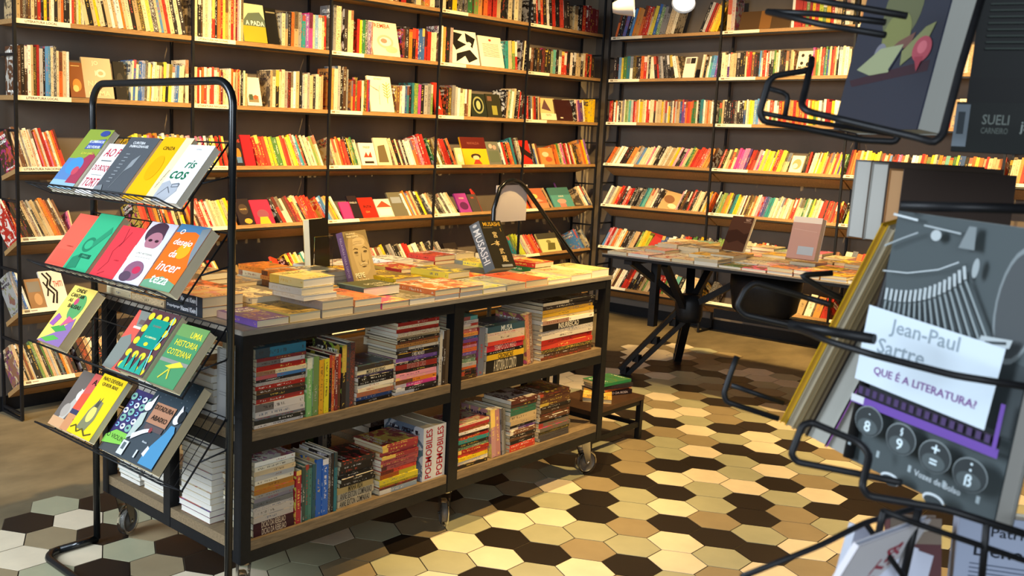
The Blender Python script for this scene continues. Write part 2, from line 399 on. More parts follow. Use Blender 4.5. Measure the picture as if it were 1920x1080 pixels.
def full_book(M, th, d, h, ch, label, group=None, c1=None, c2=None, page=None, items=None, spine_items=None, name='book', back=False, cat='book', plain_cover=False, seed=None):
    """a near book: cover mesh on top level, pages and print as its parts"""
    mb = MB(); c1, c2, pg = book(mb, M, th, d, h, ch, c1, c2, False, page, seed)
    if plain_cover:
        for i in range(len(mb.m)): mb.m[i] = mb.mi('print') if mb.mats[mb.m[i]] in ('cover', 'spine') else mb.m[i]
    org = M @ Vector((th/2, d/2, 0))
    o = mb.build(name, None, org); tag(o, label, cat, group)
    p = MB(); pages(p, M, th, d, h, pg); p.build('page_block', o, org)
    if items:
        a = MB()
        if not back: A = M @ frame((th, 0, 0), (0, 1, 0), (0, 0, 1))
        else: A = M @ frame((0, d, 0), (0, -1, 0), (0, 0, 1))
        art(a, A, d, h, items); a.build('cover_print', o, org)
    if spine_items:
        a = MB(); art(a, M @ frame((0, 0, 0), (1, 0, 0), (0, 0, 1)), th, h, spine_items); a.build('spine_print', o, org)
    return o

def cover_M(LL, r, u, th):
    """book matrix from the lower left corner of its front cover, reading direction r and up direction u"""
    F = frame(LL, r, u); r, u, n = F.col[0].xyz, F.col[1].xyz, F.col[2].xyz; o = Vector(LL) - n*th
    return Matrix(((n.x, r.x, u.x, o.x), (n.y, r.y, u.y, o.y), (n.z, r.z, u.z, o.z), (0, 0, 0, 1)))
# ------------------------------------------------------------------ room
WY, WX = 4.60, 7.08
m = MB(); m.box((-1, WY, 0), (6.86, WY+.15, 3.1), 'wall'); m.box((6.86, WY, 0), (WX+.15, WY+.15, 3.1), 'panel'); struct(m, 'wall_left')
m = MB(); m.box((WX, -3, 0), (WX+.15, WY, 3.1), 'wall'); struct(m, 'wall_right')
m = MB(); m.box((-1, -3, 3.1), (WX+.15, WY+.15, 3.2), 'ceiling'); struct(m, 'ceiling')
m = MB(); m.box((-4, -4, -.1), (WX+.15, WY+.15, -.004), 'concrete'); struct(m, 'floor')
m = MB(); m.box((2.0, WY-.012, -.004), (WX, WY, .07), 'black_metal'); struct(m, 'baseboard_left')
m = MB(); m.box((WX-.012, -3, -.004), (WX, WY-.012, .07), 'black_metal'); struct(m, 'baseboard_right')
# hexagonal tiles laid into the concrete
HR = .0991; th_ = math.radians(.4); EI = Vector((math.cos(th_), math.sin(th_)))*1.5*HR; EK = Vector((-math.sin(th_), math.cos(th_)))*HR*math.sqrt(3)/2
HO = Vector((3.294, 2.194))
HX = {2: {-2:'K',-4:'K',-6:'G',-8:'K',-10:'T',-12:'W'}, 3: {-1:'T',-3:'W',-5:'G',-7:'K',-9:'T',-11:'G'}, 4: {0:'T',-2:'K',-4:'W',-6:'W',-8:'G',-10:'K'},
 5: {1:'T',-1:'G',-3:'K',-5:'G',-7:'K',-9:'W'}, 6: {2:'K',0:'G',-2:'W',-4:'G',-6:'W',-8:'T',-10:'K'}, 7: {3:'G',1:'T',-1:'T',-3:'K',-5:'K',-7:'G',-9:'G'},
 8: {4:'K',2:'K',0:'W',-2:'G',-4:'W',-6:'G',-8:'W'}, 9: {5:'G',3:'W',1:'G',-1:'K',-3:'W',-5:'K',-7:'T'}, 10: {6:'T',4:'T',2:'W',0:'T',-2:'K',-4:'G',-6:'W'},
 11: {7:'G',5:'W',3:'G',1:'T',-1:'G',-3:'W'}, 12: {6:'G',4:'T',2:'K',0:'G'}, 13: {7:'G'}, 15: {7:'G',9:'K'}, 16: {12:'W',10:'K',8:'K',6:'K'}, 17: {7:'T',5:'W',3:'W',1:'W'},
 18: {12:'W',8:'T',6:'T',4:'W'}, 19: {7:'T'}, 20: {12:'W',10:'G',8:'T',6:'T'},
 1: {-1:'T',1:'G',-3:'G',-5:'W',-7:'T',-9:'G',-11:'W'}, 0: {0:'W',-2:'K',-4:'G',-6:'K',-8:'K',-10:'K',-12:'T',2:'G'}, -1: {1:'T',-1:'G',-3:'K',-5:'T',-7:'W',-9:'G',-11:'W',3:'K'},
 -2: {0:'K',-2:'W',-4:'G',-6:'G',-8:'W',2:'G'}, -3: {1:'T',-1:'W',-3:'G',-5:'T',-7:'K',3:'K'}, -4: {0:'G',-2:'K',-4:'K',-6:'W',2:'T',4:'K'}, -5: {1:'T',-1:'W',-3:'W',-5:'G',3:'K'},
 -6: {0:'K',-2:'G',2:'G',-4:'K'}, -7: {1:'T',-1:'G',-3:'W'}, -8: {2:'G',0:'T'}, -9: {3:'G',1:'G',15:'W',13:'K',11:'K',5:'G'},
 -10: {14:'G',12:'K',10:'G',8:'T',6:'K',4:'K'}, -11: {13:'G',11:'W',9:'K',7:'G',5:'T'}, -12: {12:'K',10:'T',8:'W',6:'K'}, -13: {9:'W',11:'W',7:'G'}}
rs = random.Random(5)
m = MB(); g = MB()
for i in range(-24, 24):
    for k in range(-44, 20):
        if (i-k) % 2: continue
        c = HO + EI*i + EK*k
        if c.x < .9 or c.y < -.6 or c.y > 3.46 - (.12 if i < -9 else 0): continue
        if i > (20 if k >= 8 else 18 if k >= 0 else 17): continue
        if i < -9 and k > (13 if i == -11 else 14 if i == -10 else 12): continue
        ch = HX.get(i, {}).get(k) or rs.choice('KKWWGGTT')
        P = [Vector((c.x + HR*.975*math.cos(math.radians(60*a)), c.y + HR*.975*math.sin(math.radians(60*a)), 0)) for a in range(6)]
        m.poly(P, 'tile'+ch)
        for a in range(6): m.poly([P[a], P[(a+1) % 6]][::-1] + [P[a]+Vector((0, 0, -.003)), P[(a+1) % 6]+Vector((0, 0, -.003))], 'tile'+ch)
        g.poly([Vector((c.x + HR*1.01*math.cos(math.radians(60*a)), c.y + HR*1.01*math.sin(math.radians(60*a)), -.0015)) for a in range(6)], 'grout')
o = m.build('floor'); o['kind'] = 'structure'
o = g.build('floor'); o['kind'] = 'structure'
# ------------------------------------------------------------------ wall shelving
ROWS = 'TABCDEF'
LZ = dict(T=2.205, A=1.866, B=1.522, C=1.195, D=.867, E=.525, F=.179)
RZ = dict(T=2.183, A=1.859, B=1.529, C=1.209, D=.886, E=.553, F=.234)
TILT = dict(T=0, A=0, B=0, C=16, D=27, E=28, F=30); RTILT = dict(T=0, A=0, B=0, C=26, D=27, E=28, F=28)
LF = 4.379; RF = 6.842; BT = .022
LX = [2.03, 2.992, 3.955, 4.912, 5.868, 6.838]
RY = [4.318, 3.408, 2.487, 1.570, .66]
def tilt_vecs(side, row):
    a = math.radians((TILT if side == 'L' else RTILT)[row])
    if side == 'L': return Vector((0, math.cos(a), -math.sin(a))), Vector((0, math.sin(a), math.cos(a)))
    return Vector((math.cos(a), 0, -math.sin(a))), Vector((math.sin(a), 0, math.cos(a)))
ORD = ['first', 'second', 'third', 'fourth', 'fifth']
ROWN = dict(T='top', A='second-highest', B='third-highest', C='eye-level', D='waist-high', E='second-lowest', F='lowest')
def shelving(side, i, last):
    if side == 'L':
        a, b = LX[i], LX[i+1]; Z = LZ; P = lambda s, v, z: Vector((s, LF+v, z))
        ref = P(a, 0, 0)
        lab = f'{ORD[i]} bay from the left of the black steel shelving on the long back wall'
    else:
        a, b = RY[i], RY[i+1]; Z = RZ; P = lambda s, v, z: Vector((RF+v, s, z)); ref = P(a, 0, 0)
        lab = f'{ORD[i]} bay from the corner of the black steel shelving on the right wall'
    root = empty('wall_shelving', ref, lab, 'shelving', None)
    sg = 1 if b > a else -1
    for row in ROWS:
        v, n = tilt_vecs(side, row); z = Z[row]; o = P(a+sg*.006, 0, z); s = P(b, 0, 0)-P(a, 0, 0); s = s - s.normalized()*.012
        D = .205 if v.z == 0 else .185
        h = n*BT/2
        m = MB(); c = [o-h, o+s-h, o+s+v*D-h, o+v*D-h]; t = [p+h*2 for p in c]
        if sg < 0 or side == 'R': pass
        m.poly(t, 'wood'); m.poly(c[::-1], 'wood')
        for j in range(4): m.poly([c[j], c[(j+1) % 4], t[(j+1) % 4], t[j]], 'wood')
        # dark steel tray edge under the board
        q = .010
        m.bar(o-n*(BT/2+.006)+v*.01, o+s-n*(BT/2+.006)+v*.01, .012, q, 'black_metal', n)
        sh = m.build('shelf_board', root, o)
        # paper category strip on the front edge, left end of the bay
        L0 = o - v*.0012; du = s.normalized()
        ln = .27
        m = MB(); m.poly([L0-n*.011, L0+du*ln-n*.011, L0+du*ln+n*.011, L0+n*.011], 'print', hexc('#f3e6c8'))
        if side == 'L' and row in 'ABC' and i < 2:
            art(m, frame(L0-n*.011, du, n), ln, .022, [('t', 'LITERATURA LOCAL' if i == 0 and row != 'C' else 'LITERATURA NACIONAL', .46, .5, .5, .8, '#5a4a38')], .0005)
        else:
            art(m, frame(L0-n*.011, du, n), ln, .022, [('r', .06, .25, .16, .75, '#8a7a60'), ('r', .18, .4, .30, .62, '#a4937a')], .0005)
        m.build('category_strip', sh, o)
    ends = [a] + ([b] if last else [])
    for e in ends:
        f0, f1 = P(e, -.002, 0), P(e, .195, 0); up = Vector((0, 0, 1)); H = 2.9
        ax = (1, 0, 0) if side == 'L' else (0, 1, 0)
        for nm, f in (('front_upright', f0), ('rear_upright', f1)):
            m = MB(); m.bar(f, f+up*H, .014, .014, 'black_metal'); m.build(nm, root, f)
        for z in ([.006]+[Z[r]-.15 for r in ROWS]) if e in (LX[0], LX[-1], RY[0], RY[-1]) else [.006]:
            m = MB(); m.bar(f0+up*z, f1+up*z, .012, .012, 'black_metal'); m.build('side_rung', root, f0+up*z)
    return root
for i in range(5): shelving('L', i, i == 4)
for i in range(4): shelving('R', i, i == 3)
# ------------------------------------------------------------------ books on the wall shelves
# (first px, last px, kinds, height m, lean degrees)  kinds: palette letters; '_' gap
L = {
'T': [(560,826,'RWRRDWDDGDWBRDSRW',.20,0),(829,1000,'WDYDDGGOORRSDWWEES',.205,0),(1002,1072,'DRDRDWDRDRDD',.2,-8),(1078,1126,'SDRMMM',.19,0)],
'A': [(27,160,'BSBDBBSBRDYDWWDSODDWRBSYW',.21,0),(162,352,'SDSYWDSWSWOSWDSDWYDSUSRSDWD',.225,-13),(362,458,'GSDBWSWWRDORYOSRSMKWS',.215,0),(530,614,'WSDOSETPKSUWSR',.19,0),(618,642,'EEW',.26,0),(646,664,'DSS',.25,0),(671,700,'RYGDPM',.20,0),(757,820,'DDODRUURRWW',.19,0),(822,850,'WWODE',.23,0),(939,972,'YYTSGR',.19,-6),(977,984,'DW',.21,4),(992,1116,'DBDBDDDDGTDWRRDWDSSDWRDRD',.17,0)],
'B': [(27,108,'EDBDBWSDREDUUWD',.225,0),(108,132,'SOSW',.21,0),(238,346,'WOWUWUUDWYWWWSWYDYWUUWW',.19,3),(350,362,'WE',.22,0),(366,468,'WRWORWRRWWRMSWWOWSRSDWSD',.185,0),(508,607,'SWDWWEDWWSDEWESDWSS',.20,0),(617,655,'OOWEDBE',.25,0),(660,700,'ORDRDWDRPK',.19,0),(745,772,'BWWUTD',.17,0),(774,818,'TGKDEEGG',.20,0),(832,885,'RDDEEWWWBBS',.19,0),(946,984,'DSGWSDDRDG',.20,5),(990,1016,'RDWORDSD',.165,-7),(1078,1100,'WDKPPW',.165,-14),(1106,1120,'YYY',.175,0)],
'C': [(29,84,'BBSBBWEWWSWR',.19,-10),(85,128,'KOWRKOWORR',.185,-11),(258,362,'YYYWYKORYWYWWRSSKLSWK',.17,0),(363,432,'KKORKWKRDDLSLRDRR',.165,-4),(483,550,'RRRRRYYGGYRR',.175,-9),(551,611,'SYYRUTRDWSWWGSW',.185,-13),(632,682,'SSWORRRDYGGWW',.175,-9),(745,800,'SDSDEDWWWORK',.17,-12),(801,818,'RRM',.215,-12),(815,862,'WGDDWDRRRDRB',.19,-17),(941,968,'EWWRDRR',.165,-8),(969,984,'TDWW',.205,-5),(1003,1018,'SDUSB',.16,-6),(1048,1090,'OOGSKGRRWDRWYDD',.165,-6),(1096,1110,'OOYP',.20,-8)],
'D': [(34,136,'BRRDBDDSBWDSSSSOORBBSB',.20,-14),(137,143,'KS',.13,0),(268,362,'DRRDRBODRDORSDSYWO',.175,-3),(363,450,'ORSBRRWRWSWSWYSYO',.165,-8),(530,603,'DRWWBMRSDRRRRR',.17,-15),(614,664,'RUUSOYSWDDSG',.17,-16),(770,808,'UWOUSOSDDYD',.175,-11),(810,868,'WWSWDDDWDWWSS',.16,-18),(985,1008,'WSORDR',.175,-20),(1035,1042,'WS',.17,-15),(1095,1116,'OSWUTW',.175,-14)],
'E': [(36,64,'SSEEUWP',.20,-8),(94,98,'E',.19,-8),(378,432,'OKSSORSDRSWD',.17,-14),(552,602,'GDYRSYWSTUD',.17,-12),(700,812,'SORWBSYDEEDDWWRRSWWDD',.17,-10),(812,848,'SDDESDER',.17,-12),(937,962,'GGLDD',.16,-8),(968,1000,'WTGLLEW',.165,-14),(1000,1020,'RROR',.16,-16),(1092,1112,'SUUTWW',.17,-12)],
'F': [(42,150,'SSDSBSDDGSDGSESDTDOSBD',.19,-8),(160,430,'DBSDDSEBDSDDSSBDDSBDSDBWDSDB',.18,-8)],
}
R = {
'T': [(1152,1262,'ODDUDUOOOORRRSYUGEESSW',.215,14),(1310,1344,'DERRYYY',.215,20),(1352,1376,'DSE',.24,0),(1378,1430,'GGMRRWD',.24,0),(1482,1625,'WRRRGRYRLGYRWSDWWYDSS',.2,0),(1640,1900,'WRDSBDWSORDSBDDSW',.2,0)],
'A': [(1142,1222,'DDDUYGTWDDDORWDW',.165,0),(1223,1262,'WDRDEDDDD',.165,-8),(1265,1300,'WSWKRR',.155,-14),(1310,1344,'WSDSWTUUPP',.16,7),(1350,1384,'WWPSSSD',.165,0),(1385,1486,'DDSRRBDDUWRWRDDGSWDDDSBSS',.17,0),(1520,1568,'KOGGSRRTGUSRRSD',.18,0),(1570,1600,'WWWWW',.18,0),(1602,1900,'UUWRDSORWYTRWSDRWSEDWRSD',.17,0)],
'B': [(1140,1342,'RRDWOWDSEWGGTERROWYYSWRRWWDWSSYSEWYDWOESSUPPOROGGWDTTWSOSWED',.165,0),(1346,1395,'GSDDDDDDDDDU',.16,0),(1396,1440,'WSYYUUKSWSW',.17,0),(1440,1620,'RSGWRORSORORORWLYGYWEWRRYWWWWYOYDDWSS',.165,0),(1624,1900,'WROSDWRYSOEWTDRSWYDOSWRE',.165,0)],
'C': [(1135,1205,'OSWWWDDOOSEUSW',.16,14),(1206,1338,'WKWWDDWWWSSYKDDKSGGORRRROOBRR',.165,12),(1340,1362,'DRDSS',.16,6),(1363,1396,'RSKKPKP',.17,4),(1397,1462,'RRRKKYSYYSYRRLL',.165,5),(1462,1480,'SSS',.15,5),(1500,1512,'DDR',.165,0),(1514,1577,'WWYWYYLSROOSYRKYPLG',.165,4),(1581,1640,'RMOOOSYWYYYYY',.18,0),(1641,1692,'SRESYUBRRPKSSS',.165,0),(1700,1918,'WWSROGYSEOSTOGLUUDSYYOSRSSSORRDSSOR',.17,0)],
'D': [(1128,1230,'WEWSORDDRRDDDDDTTSSWWDD',.165,10),(1262,1335,'RKDBBDDBRDDSWWSDSYSOYYD',.17,8),(1338,1470,'GGGOOYSDTTYYWWDSBDSRWWKRPUUTTWWWWWWWSWW',.165,5),(1471,1577,'SORRSWWWGGWGYLSWSWRRDRRRBRRORRMD',.165,4),(1580,1700,'YYYSSOORSYWRSORSWYDRSOE',.165,5)],
'E': [(1123,1208,'UUKRERWWODDDSSDGYYL',.165,10),(1228,1262,'EUUUWD',.14,0),(1262,1330,'WWRRRDGGDDYYDDWWDSD',.16,5),(1332,1440,'GGGSSRRUUDDSWWWSOORWDWR',.165,5),(1480,1560,'DSWYSWDDGSDWEWS',.15,3),(1562,1700,'DWSORDSEDWSRD',.165,4)],
'F': [(1128,1216,'DDWSBWWDRRDDDBSGSSD',.165,12),(1222,1330,'RRGSWTDWDSRDWSD',.165,8),(1370,1470,'WWDWSRDSWUDDSSD',.15,4),(1470,1700,'DSWORDESWDDS',.16,5)],
}
# covers shown face-out on the walls: side,row,first px,last px,height,kind,c1,c2,items,description
def strokes(n, col, seed):
    r = random.Random(seed); return [('l', [(r.random()*.8+.1, r.random()*.5+.1) for _ in range(3)], .012, col) for _ in range(n)]
FACE = [
('L','A',461,505,.215,'G','#c9c9a0','#7d8a3a',[('r',0,0,1,.42,'#a79a2c'),('p',[(0,.5),(.3,.75),(.8,.8),(1,.6),(1,.42),(0,.42)],'#5d6a5c'),('t','A PADA',.55,.5,.12,.8,'#f6f2dc')],'green landscape cover facing out'),
('L','A',506,528,.205,'D','#1c1a18','#3a4a20',[('r',.1,.86,.9,.9,'#8a8060')],'black cover facing out'),
('L','A',703,754,.215,'W','#ead9b6','#b04a3a',[('t','REMBA',.45,.88,.13,.9,'#b8452f'),('e',.5,.42,.3,.2,'#c0a890'),('e',.5,.42,.22,.13,'#efe0c4'),('e',.45,.44,.12,.07,'#9a7a6a'),('e',.7,.2,.22,.1,'#c9b08c')],'cream cover with ring drawing facing out'),
('L','A',851,903,.23,'W','#efe6cc','#1c1a18',[('p',[(.1,.95),(.5,.9),(.3,.7),(.6,.6),(.2,.4),(.1,.6)],'#1c1a18'),('p',[(.6,.95),(.95,.8),(.8,.5),(.6,.7)],'#1c1a18'),('p',[(.2,.3),(.7,.45),(.95,.2),(.6,.05),(.5,.25),(.15,.05)],'#1c1a18'),('e',.7,.62,.08,.06,'#efe6cc')],'black and cream cut-paper cover facing out'),
('L','A',906,949,.215,'W','#e9dcba','#8a3a2a',[('e',.5,.88,.06,.04,'#a03a2a')]+[('l',[(.15,.75-.05*i),(.85,.75-.05*i)],.012,'#6a5a48') for i in range(9)],'cream cover of fine print facing out'),
('L','B',136,164,.17,'B','#8a5430','#e0a050',[('l',[(.2,.9),(.8,.9)],.02,'#e8c080'),('e',.5,.35,.3,.18,'#d98a40'),('e',.4,.25,.2,.1,'#f0c070')],'brown cover with glowing spheres facing out'),
('L','B',163,218,.20,'S','#c9b08a','#e6d6ae',[('t','JO',.45,.86,.13,.5,'#e6d8b0'),('t','IO',.55,.62,.13,.5,'#eadcb6'),('e',.62,.62,.17,.1,'#eadcb6'),('e',.62,.62,.09,.05,'#c0a57c'),('t','NARA',.5,.36,.13,.8,'#dccba0'),('t','CAMA',.5,.12,.13,.8,'#dccba0')],'tan cover with large pale letters facing out'),
('L','B',222,243,.19,'D','#211d1a','#4a3a28',[('e',.5,.5,.3,.2,'#3a332b')],'black cover facing out'),
('L','B',468,495,.16,'W','#efe4cc','#6a8a6a',[('r',.1,.12,.8,.35,'#8a7a58'),('r',.15,.2,.4,.4,'#4a5a48'),('e',.6,.3,.15,.08,'#b05a3a')],'white cover with small photographs facing out'),
('L','B',699,743,.225,'W','#f1e7c2','#c94a3a',[('t','ESTADO',.45,.93,.05,.5,'#7a6a50'),('l',[(.4,.2),(.45,.6),(.5,.75)],.02,'#d98a8a')]+[('l',[(.42,.6),(.1+.1*i,.72-.05*i)],.016,'#e07a7a') for i in range(4)]+[('l',[(.75,.25),(.8,.85)],.02,'#7a8a3a')]+[('l',[(.78,.4+.08*i),(.92,.5+.08*i)],.02,'#8a9a4a') for i in range(5)]+[('l',[(.78,.4+.08*i),(.62,.48+.08*i)],.02,'#8a9a4a') for i in range(5)],'cream cover with pink and green plant facing out'),
('L','B',820,834,.215,'R','#d2301f','#efe4cc',[('t','JA',.5,.2,.14,.7,'#f4efe0')],'red cover facing out'),
('L','B',888,917,.16,'D','#23281e','#7a8a5a',[('e',.5,.5,.35,.38,'#8a8a5c'),('e',.5,.5,.28,.3,'#1c1f18'),('e',.5,.5,.14,.2,'#9aa070')],'dark green cover with wreath facing out'),
('L','B',918,945,.165,'D','#2b2a1c','#8a8a3a',[('r',.35,.1,.7,.5,'#8a8438'),('r',.1,.7,.4,.9,'#6a4a3a')],'dark olive cover facing out'),
('L','B',1018,1047,.165,'O','#eec78a','#e8a04a',[('p',[(.1,.5),(.35,.95),(.7,.4)],'#6a4a4a'),('r',0,.0,1,.3,'#f3e4bc'),('t','TEXTO',.5,.22,.08,.8,'#6a3a2a')],'cream and orange cover with a dark peak facing out'),
('L','B',1044,1078,.16,'M','#3a1a18','#5a2420',[('r',.3,.1,.45,.16,'#d8c8a8')],'dark maroon cover facing out'),
('L','C',447,463,.17,'D','#2a2024','#d8402a',[('t','COS',.5,.85,.12,.8,'#e04a34'),('e',.5,.4,.3,.2,'#e07a30'),('r',.2,.1,.8,.3,'#5a7aa0')],'black cover with red letters facing out'),
('L','C',464,484,.18,'R','#b8202a','#8a1a22',[],'crimson cover facing out'),
('L','C',683,712,.145,'W','#f3ead0','#c83a2a',[('t','FREEF',.5,.8,.1,.8,'#c8452f'),('p',[(.2,.35),(.4,.6),(.5,.4),(.7,.62),(.75,.35)],'#c8402c'),('r',.2,.08,.8,.18,'#3a2a20')],'cream cover with red letters facing out'),
('L','C',713,740,.18,'S','#e6d6a4','#7a6a4a',[('p',[(.1,.1),(.2,.7),(.7,.75),(.8,.1)],'#6a5a3c')],'pale cover with olive shape facing out'),
('L','C',862,875,.12,'Y','#efe0a0','#e0a030',[('e',.5,.4,.3,.25,'#f4ead0')],'small cream cover facing out'),
('L','C',876,922,.20,'Y','#e8a820','#5a1c18',[('r',0,.58,1,1,'#5a1d18'),('t','MAFALDA',.5,.78,.09,.85,'#8a4a3a'),('e',.5,.3,.2,.1,'#3a2a20'),('e',.5,.25,.13,.08,'#e8b890'),('p',[(.35,.02),(.45,.18),(.6,.18),(.7,.02)],'#b03a28')],'maroon and yellow cover facing out'),
('L','C',922,946,.17,'E','#6a6a5c','#c09a8a',[('e',.35,.8,.14,.1,'#d0a090'),('e',.65,.75,.14,.1,'#b89080'),('r',.1,.1,.9,.6,'#5c6450')],'grey cover with two heads facing out'),
('L','C',985,1003,.185,'R','#c8281c','#e8dcc0',[('p',[(0,.5),(1,.2),(1,.45),(0,.8)],'#2a1a16')],'red cover facing out'),
('L','C',1020,1045,.13,'O','#f08a48','#d85a3a',[('e',.4,.6,.25,.15,'#f4c8a0'),('e',.6,.3,.25,.15,'#d85838')],'small orange cover facing out'),
('L','D',455,484,.165,'D','#2a2024','#8a6a3a',[('e',.5,.6,.3,.2,'#4a3a30'),('t','NOITE',.5,.6,.06,.7,'#c8a860'),('e',.6,.15,.25,.1,'#d8a03a')],'black cover with yellow moon facing out'),
('L','D',485,521,.155,'R','#d82a4a','#e8b030',[('e',.5,.4,.3,.2,'#8a4a5a'),('p',[(.2,0),(.3,.3),(.7,.3),(.8,0)],'#e8a830')],'pink-red cover with orange figure facing out'),
('L','D',650,670,.12,'K','#e83a7a','#d82a6a',[],'hot pink cover facing out'),
('L','D',668,686,.16,'D','#2a2024','#b8b0a0',[('t','PABLO',.5,.7,.08,.8,'#c8c0b0')],'black cover with pale letters facing out'),
('L','D',686,715,.145,'R','#a8281c','#2a1a16',[('t','PUTA',.5,.55,.12,.8,'#2a1612'),('t','OH',.4,.3,.1,.5,'#e08a50')],'brick red cover facing out'),
('L','D',716,745,.13,'W','#e8d8c0','#c83a2a',[('p',[(0,.55),(.5,.9),(1,.55)],'#c84a30'),('r',.1,.1,.9,.45,'#f3ead8')],'white cover with red roof facing out'),
('L','D',744,772,.175,'E','#6a6450','#8a8a90',[('r',.15,.55,.8,.8,'#8a9098')],'grey cover facing out'),
('L','D',868,890,.15,'P','#9a3a8a','#3a1a3a',[('e',.5,.35,.35,.2,'#5a2450'),('t','HORA',.5,.75,.08,.8,'#d8c0a8')],'purple cover with dark petals facing out'),
('L','D',891,908,.14,'E','#4a423c','#c84a30',[('t','SER',.5,.8,.1,.7,'#c84a34')],'charcoal cover facing out'),
('L','D',905,930,.185,'R','#b83424','#d84a30',[],'red cover leaning face-out'),
('L','D',1003,1035,.17,'O','#b86a48','#e8c050',[('e',.35,.6,.2,.12,'#e8cc70'),('r',0,.0,1,.25,'#e88a60'),('p',[(.3,.3),(.5,.5),(.8,.35)],'#f0a080')],'orange cover with pale loop facing out'),
('L','D',1045,1082,.17,'T','#5a9a94','#f0907a',[('r',0,.62,1,1,'#4a7a74'),('t','O BURI',.5,.55,.08,.8,'#f3ead0'),('e',.45,.3,.22,.12,'#f0a090'),('r',.3,.0,.6,.18,'#e88070')],'teal cover with pink figure facing out'),
('L','D',1064,1096,.215,'P','#5a2a6a','#3a1a4a',[('e',.3,.8,.1,.06,'#2a1434'),('r',.45,.4,.6,.52,'#e0b8c8'),('e',.7,.12,.2,.08,'#d88a40')],'purple cover leaning face-out at the end'),
('L','E',62,92,.155,'S','#a07850','#6a5a48',[('r',.1,.55,.9,.9,'#8a8070'),('e',.6,.3,.25,.2,'#c89a6a')],'tan cover facing out'),
('L','E',92,135,.19,'W','#e8dccb','#1c1614',[('l',[(.15,.95),(.35,.75),(.2,.55),(.45,.35),(.3,.1)],.05,'#1c1614'),('l',[(.35,.95),(.5,.8),(.35,.6),(.6,.4),(.45,.08)],.05,'#1c1614'),('l',[(.1,.7),(.25,.5),(.15,.3)],.04,'#1c1614'),('t','THITI',.72,.62,.16,.4,'#b8402a')],'white cover with black wavy strands facing out'),
('L','E',443,462,.13,'S','#8a7048','#2a2018',[('e',.5,.5,.25,.2,'#4a3a28')],'tan cover facing out'),
('L','E',463,496,.13,'D','#23231f','#d8d0b8',[('t','SALLY',.5,.78,.15,.7,'#e0dcc8'),('t','ROONEY',.5,.55,.15,.8,'#e0dcc8')],'black cover with thin pale letters facing out'),
('L','E',497,527,.135,'G','#4a6a2c','#c82a24',[('r',.2,.1,.8,.5,'#1c1a18'),('e',.75,.7,.2,.3,'#c8322a'),('t','OS',.45,.62,.2,.4,'#e8e0a8'),('t','SURDOS',.5,.25,.16,.8,'#d84030')],'green and red cover facing out'),
('L','E',528,556,.165,'R','#c8442c','#a83424',[],'red cover leaning face-out'),
('L','E',672,700,.155,'E','#8a8272','#a8a090',[],'grey cover leaning face-out'),
('L','E',848,872,.15,'D','#2a2220','#6a5a4a',[('e',.3,.5,.15,.2,'#6a5a48'),('e',.7,.5,.15,.2,'#5a4a3c')],'black cover with two faces facing out'),
('L','E',948,970,.17,'E','#8a867c','#a8a49a',[],'pale grey cover leaning face-out'),
('L','E',1022,1058,.16,'Y','#d8cc8a','#4a4a2c',[('r',0,.7,1,1,'#4a463a'),('p',[(.3,.1),(.45,.5),(.8,.45),(.7,.1)],'#6a6434'),('e',.5,.55,.12,.08,'#8a8450')],'pale yellow cover with olive figure facing out'),
('L','E',1052,1092,.18,'B','#6a5238','#3a2c20',[('r',.45,.3,.6,.4,'#a89078')],'brown cover leaning face-out at the end'),
('R','A',1278,1300,.155,'W','#f0e0cc','#2a2420',[('r',.1,.68,.45,.95,'#8a8078'),('r',.5,.68,.9,.95,'#2a2420')],'cream cover with two small photographs facing out'),
('R','A',1489,1519,.17,'W','#ecdcb8','#2a2420',[('e',.3,.82,.1,.07,'#2a2420'),('e',.75,.8,.1,.07,'#2a2420'),('e',.3,.5,.1,.07,'#2a2420'),('e',.7,.45,.12,.09,'#2a2420'),('e',.3,.2,.1,.07,'#3a2c24'),('t','MOR',.4,.33,.1,.6,'#3a2c24')],'cream cover with black dots facing out'),
('R','C',1476,1500,.135,'W','#f4e8c8','#e8905a',[('e',.5,.5,.35,.3,'#e89a68'),('e',.4,.4,.2,.15,'#f0d8c0')],'cream cover with orange splash facing out'),
('R','D',1231,1262,.17,'S','#c8a068','#3a2a1c',[('e',.4,.6,.25,.2,'#8a5a34'),('e',.6,.3,.2,.12,'#e8d8a8')],'tan cover leaning face-out'),
('R','E',1209,1230,.165,'R','#b81c20','#d83a30',[],'bright red cover leaning face-out'),
('R','T',1384,1480,.13,'B','#4a3520','#2a2018',[('r',.4,0,.62,1,'#7a5228')],'brown box lying on its side'),
]
def shelf_frame(side, row, px):
    Z = (LZ if side == 'L' else RZ)[row]; v, n = tilt_vecs(side, row)
    y0 = .012
    if side == 'L': s = X_of(px, LF+.005, Z+.03); o = Vector((s, LF, Z)); e = Vector((1, 0, 0))
    else: s = Y_of(px, RF+.005, Z+.03); o = Vector((RF, s, Z)); e = Vector((0, -1, 0))
    o = o + n*(BT/2+.0006) + v*y0
    return o, e, v, n
SPECS = []   # wall books: dict
def near_post(s, posts, w):
    for p in posts:
        if p-.009 < s+w and s < p+.009: return True
    return False
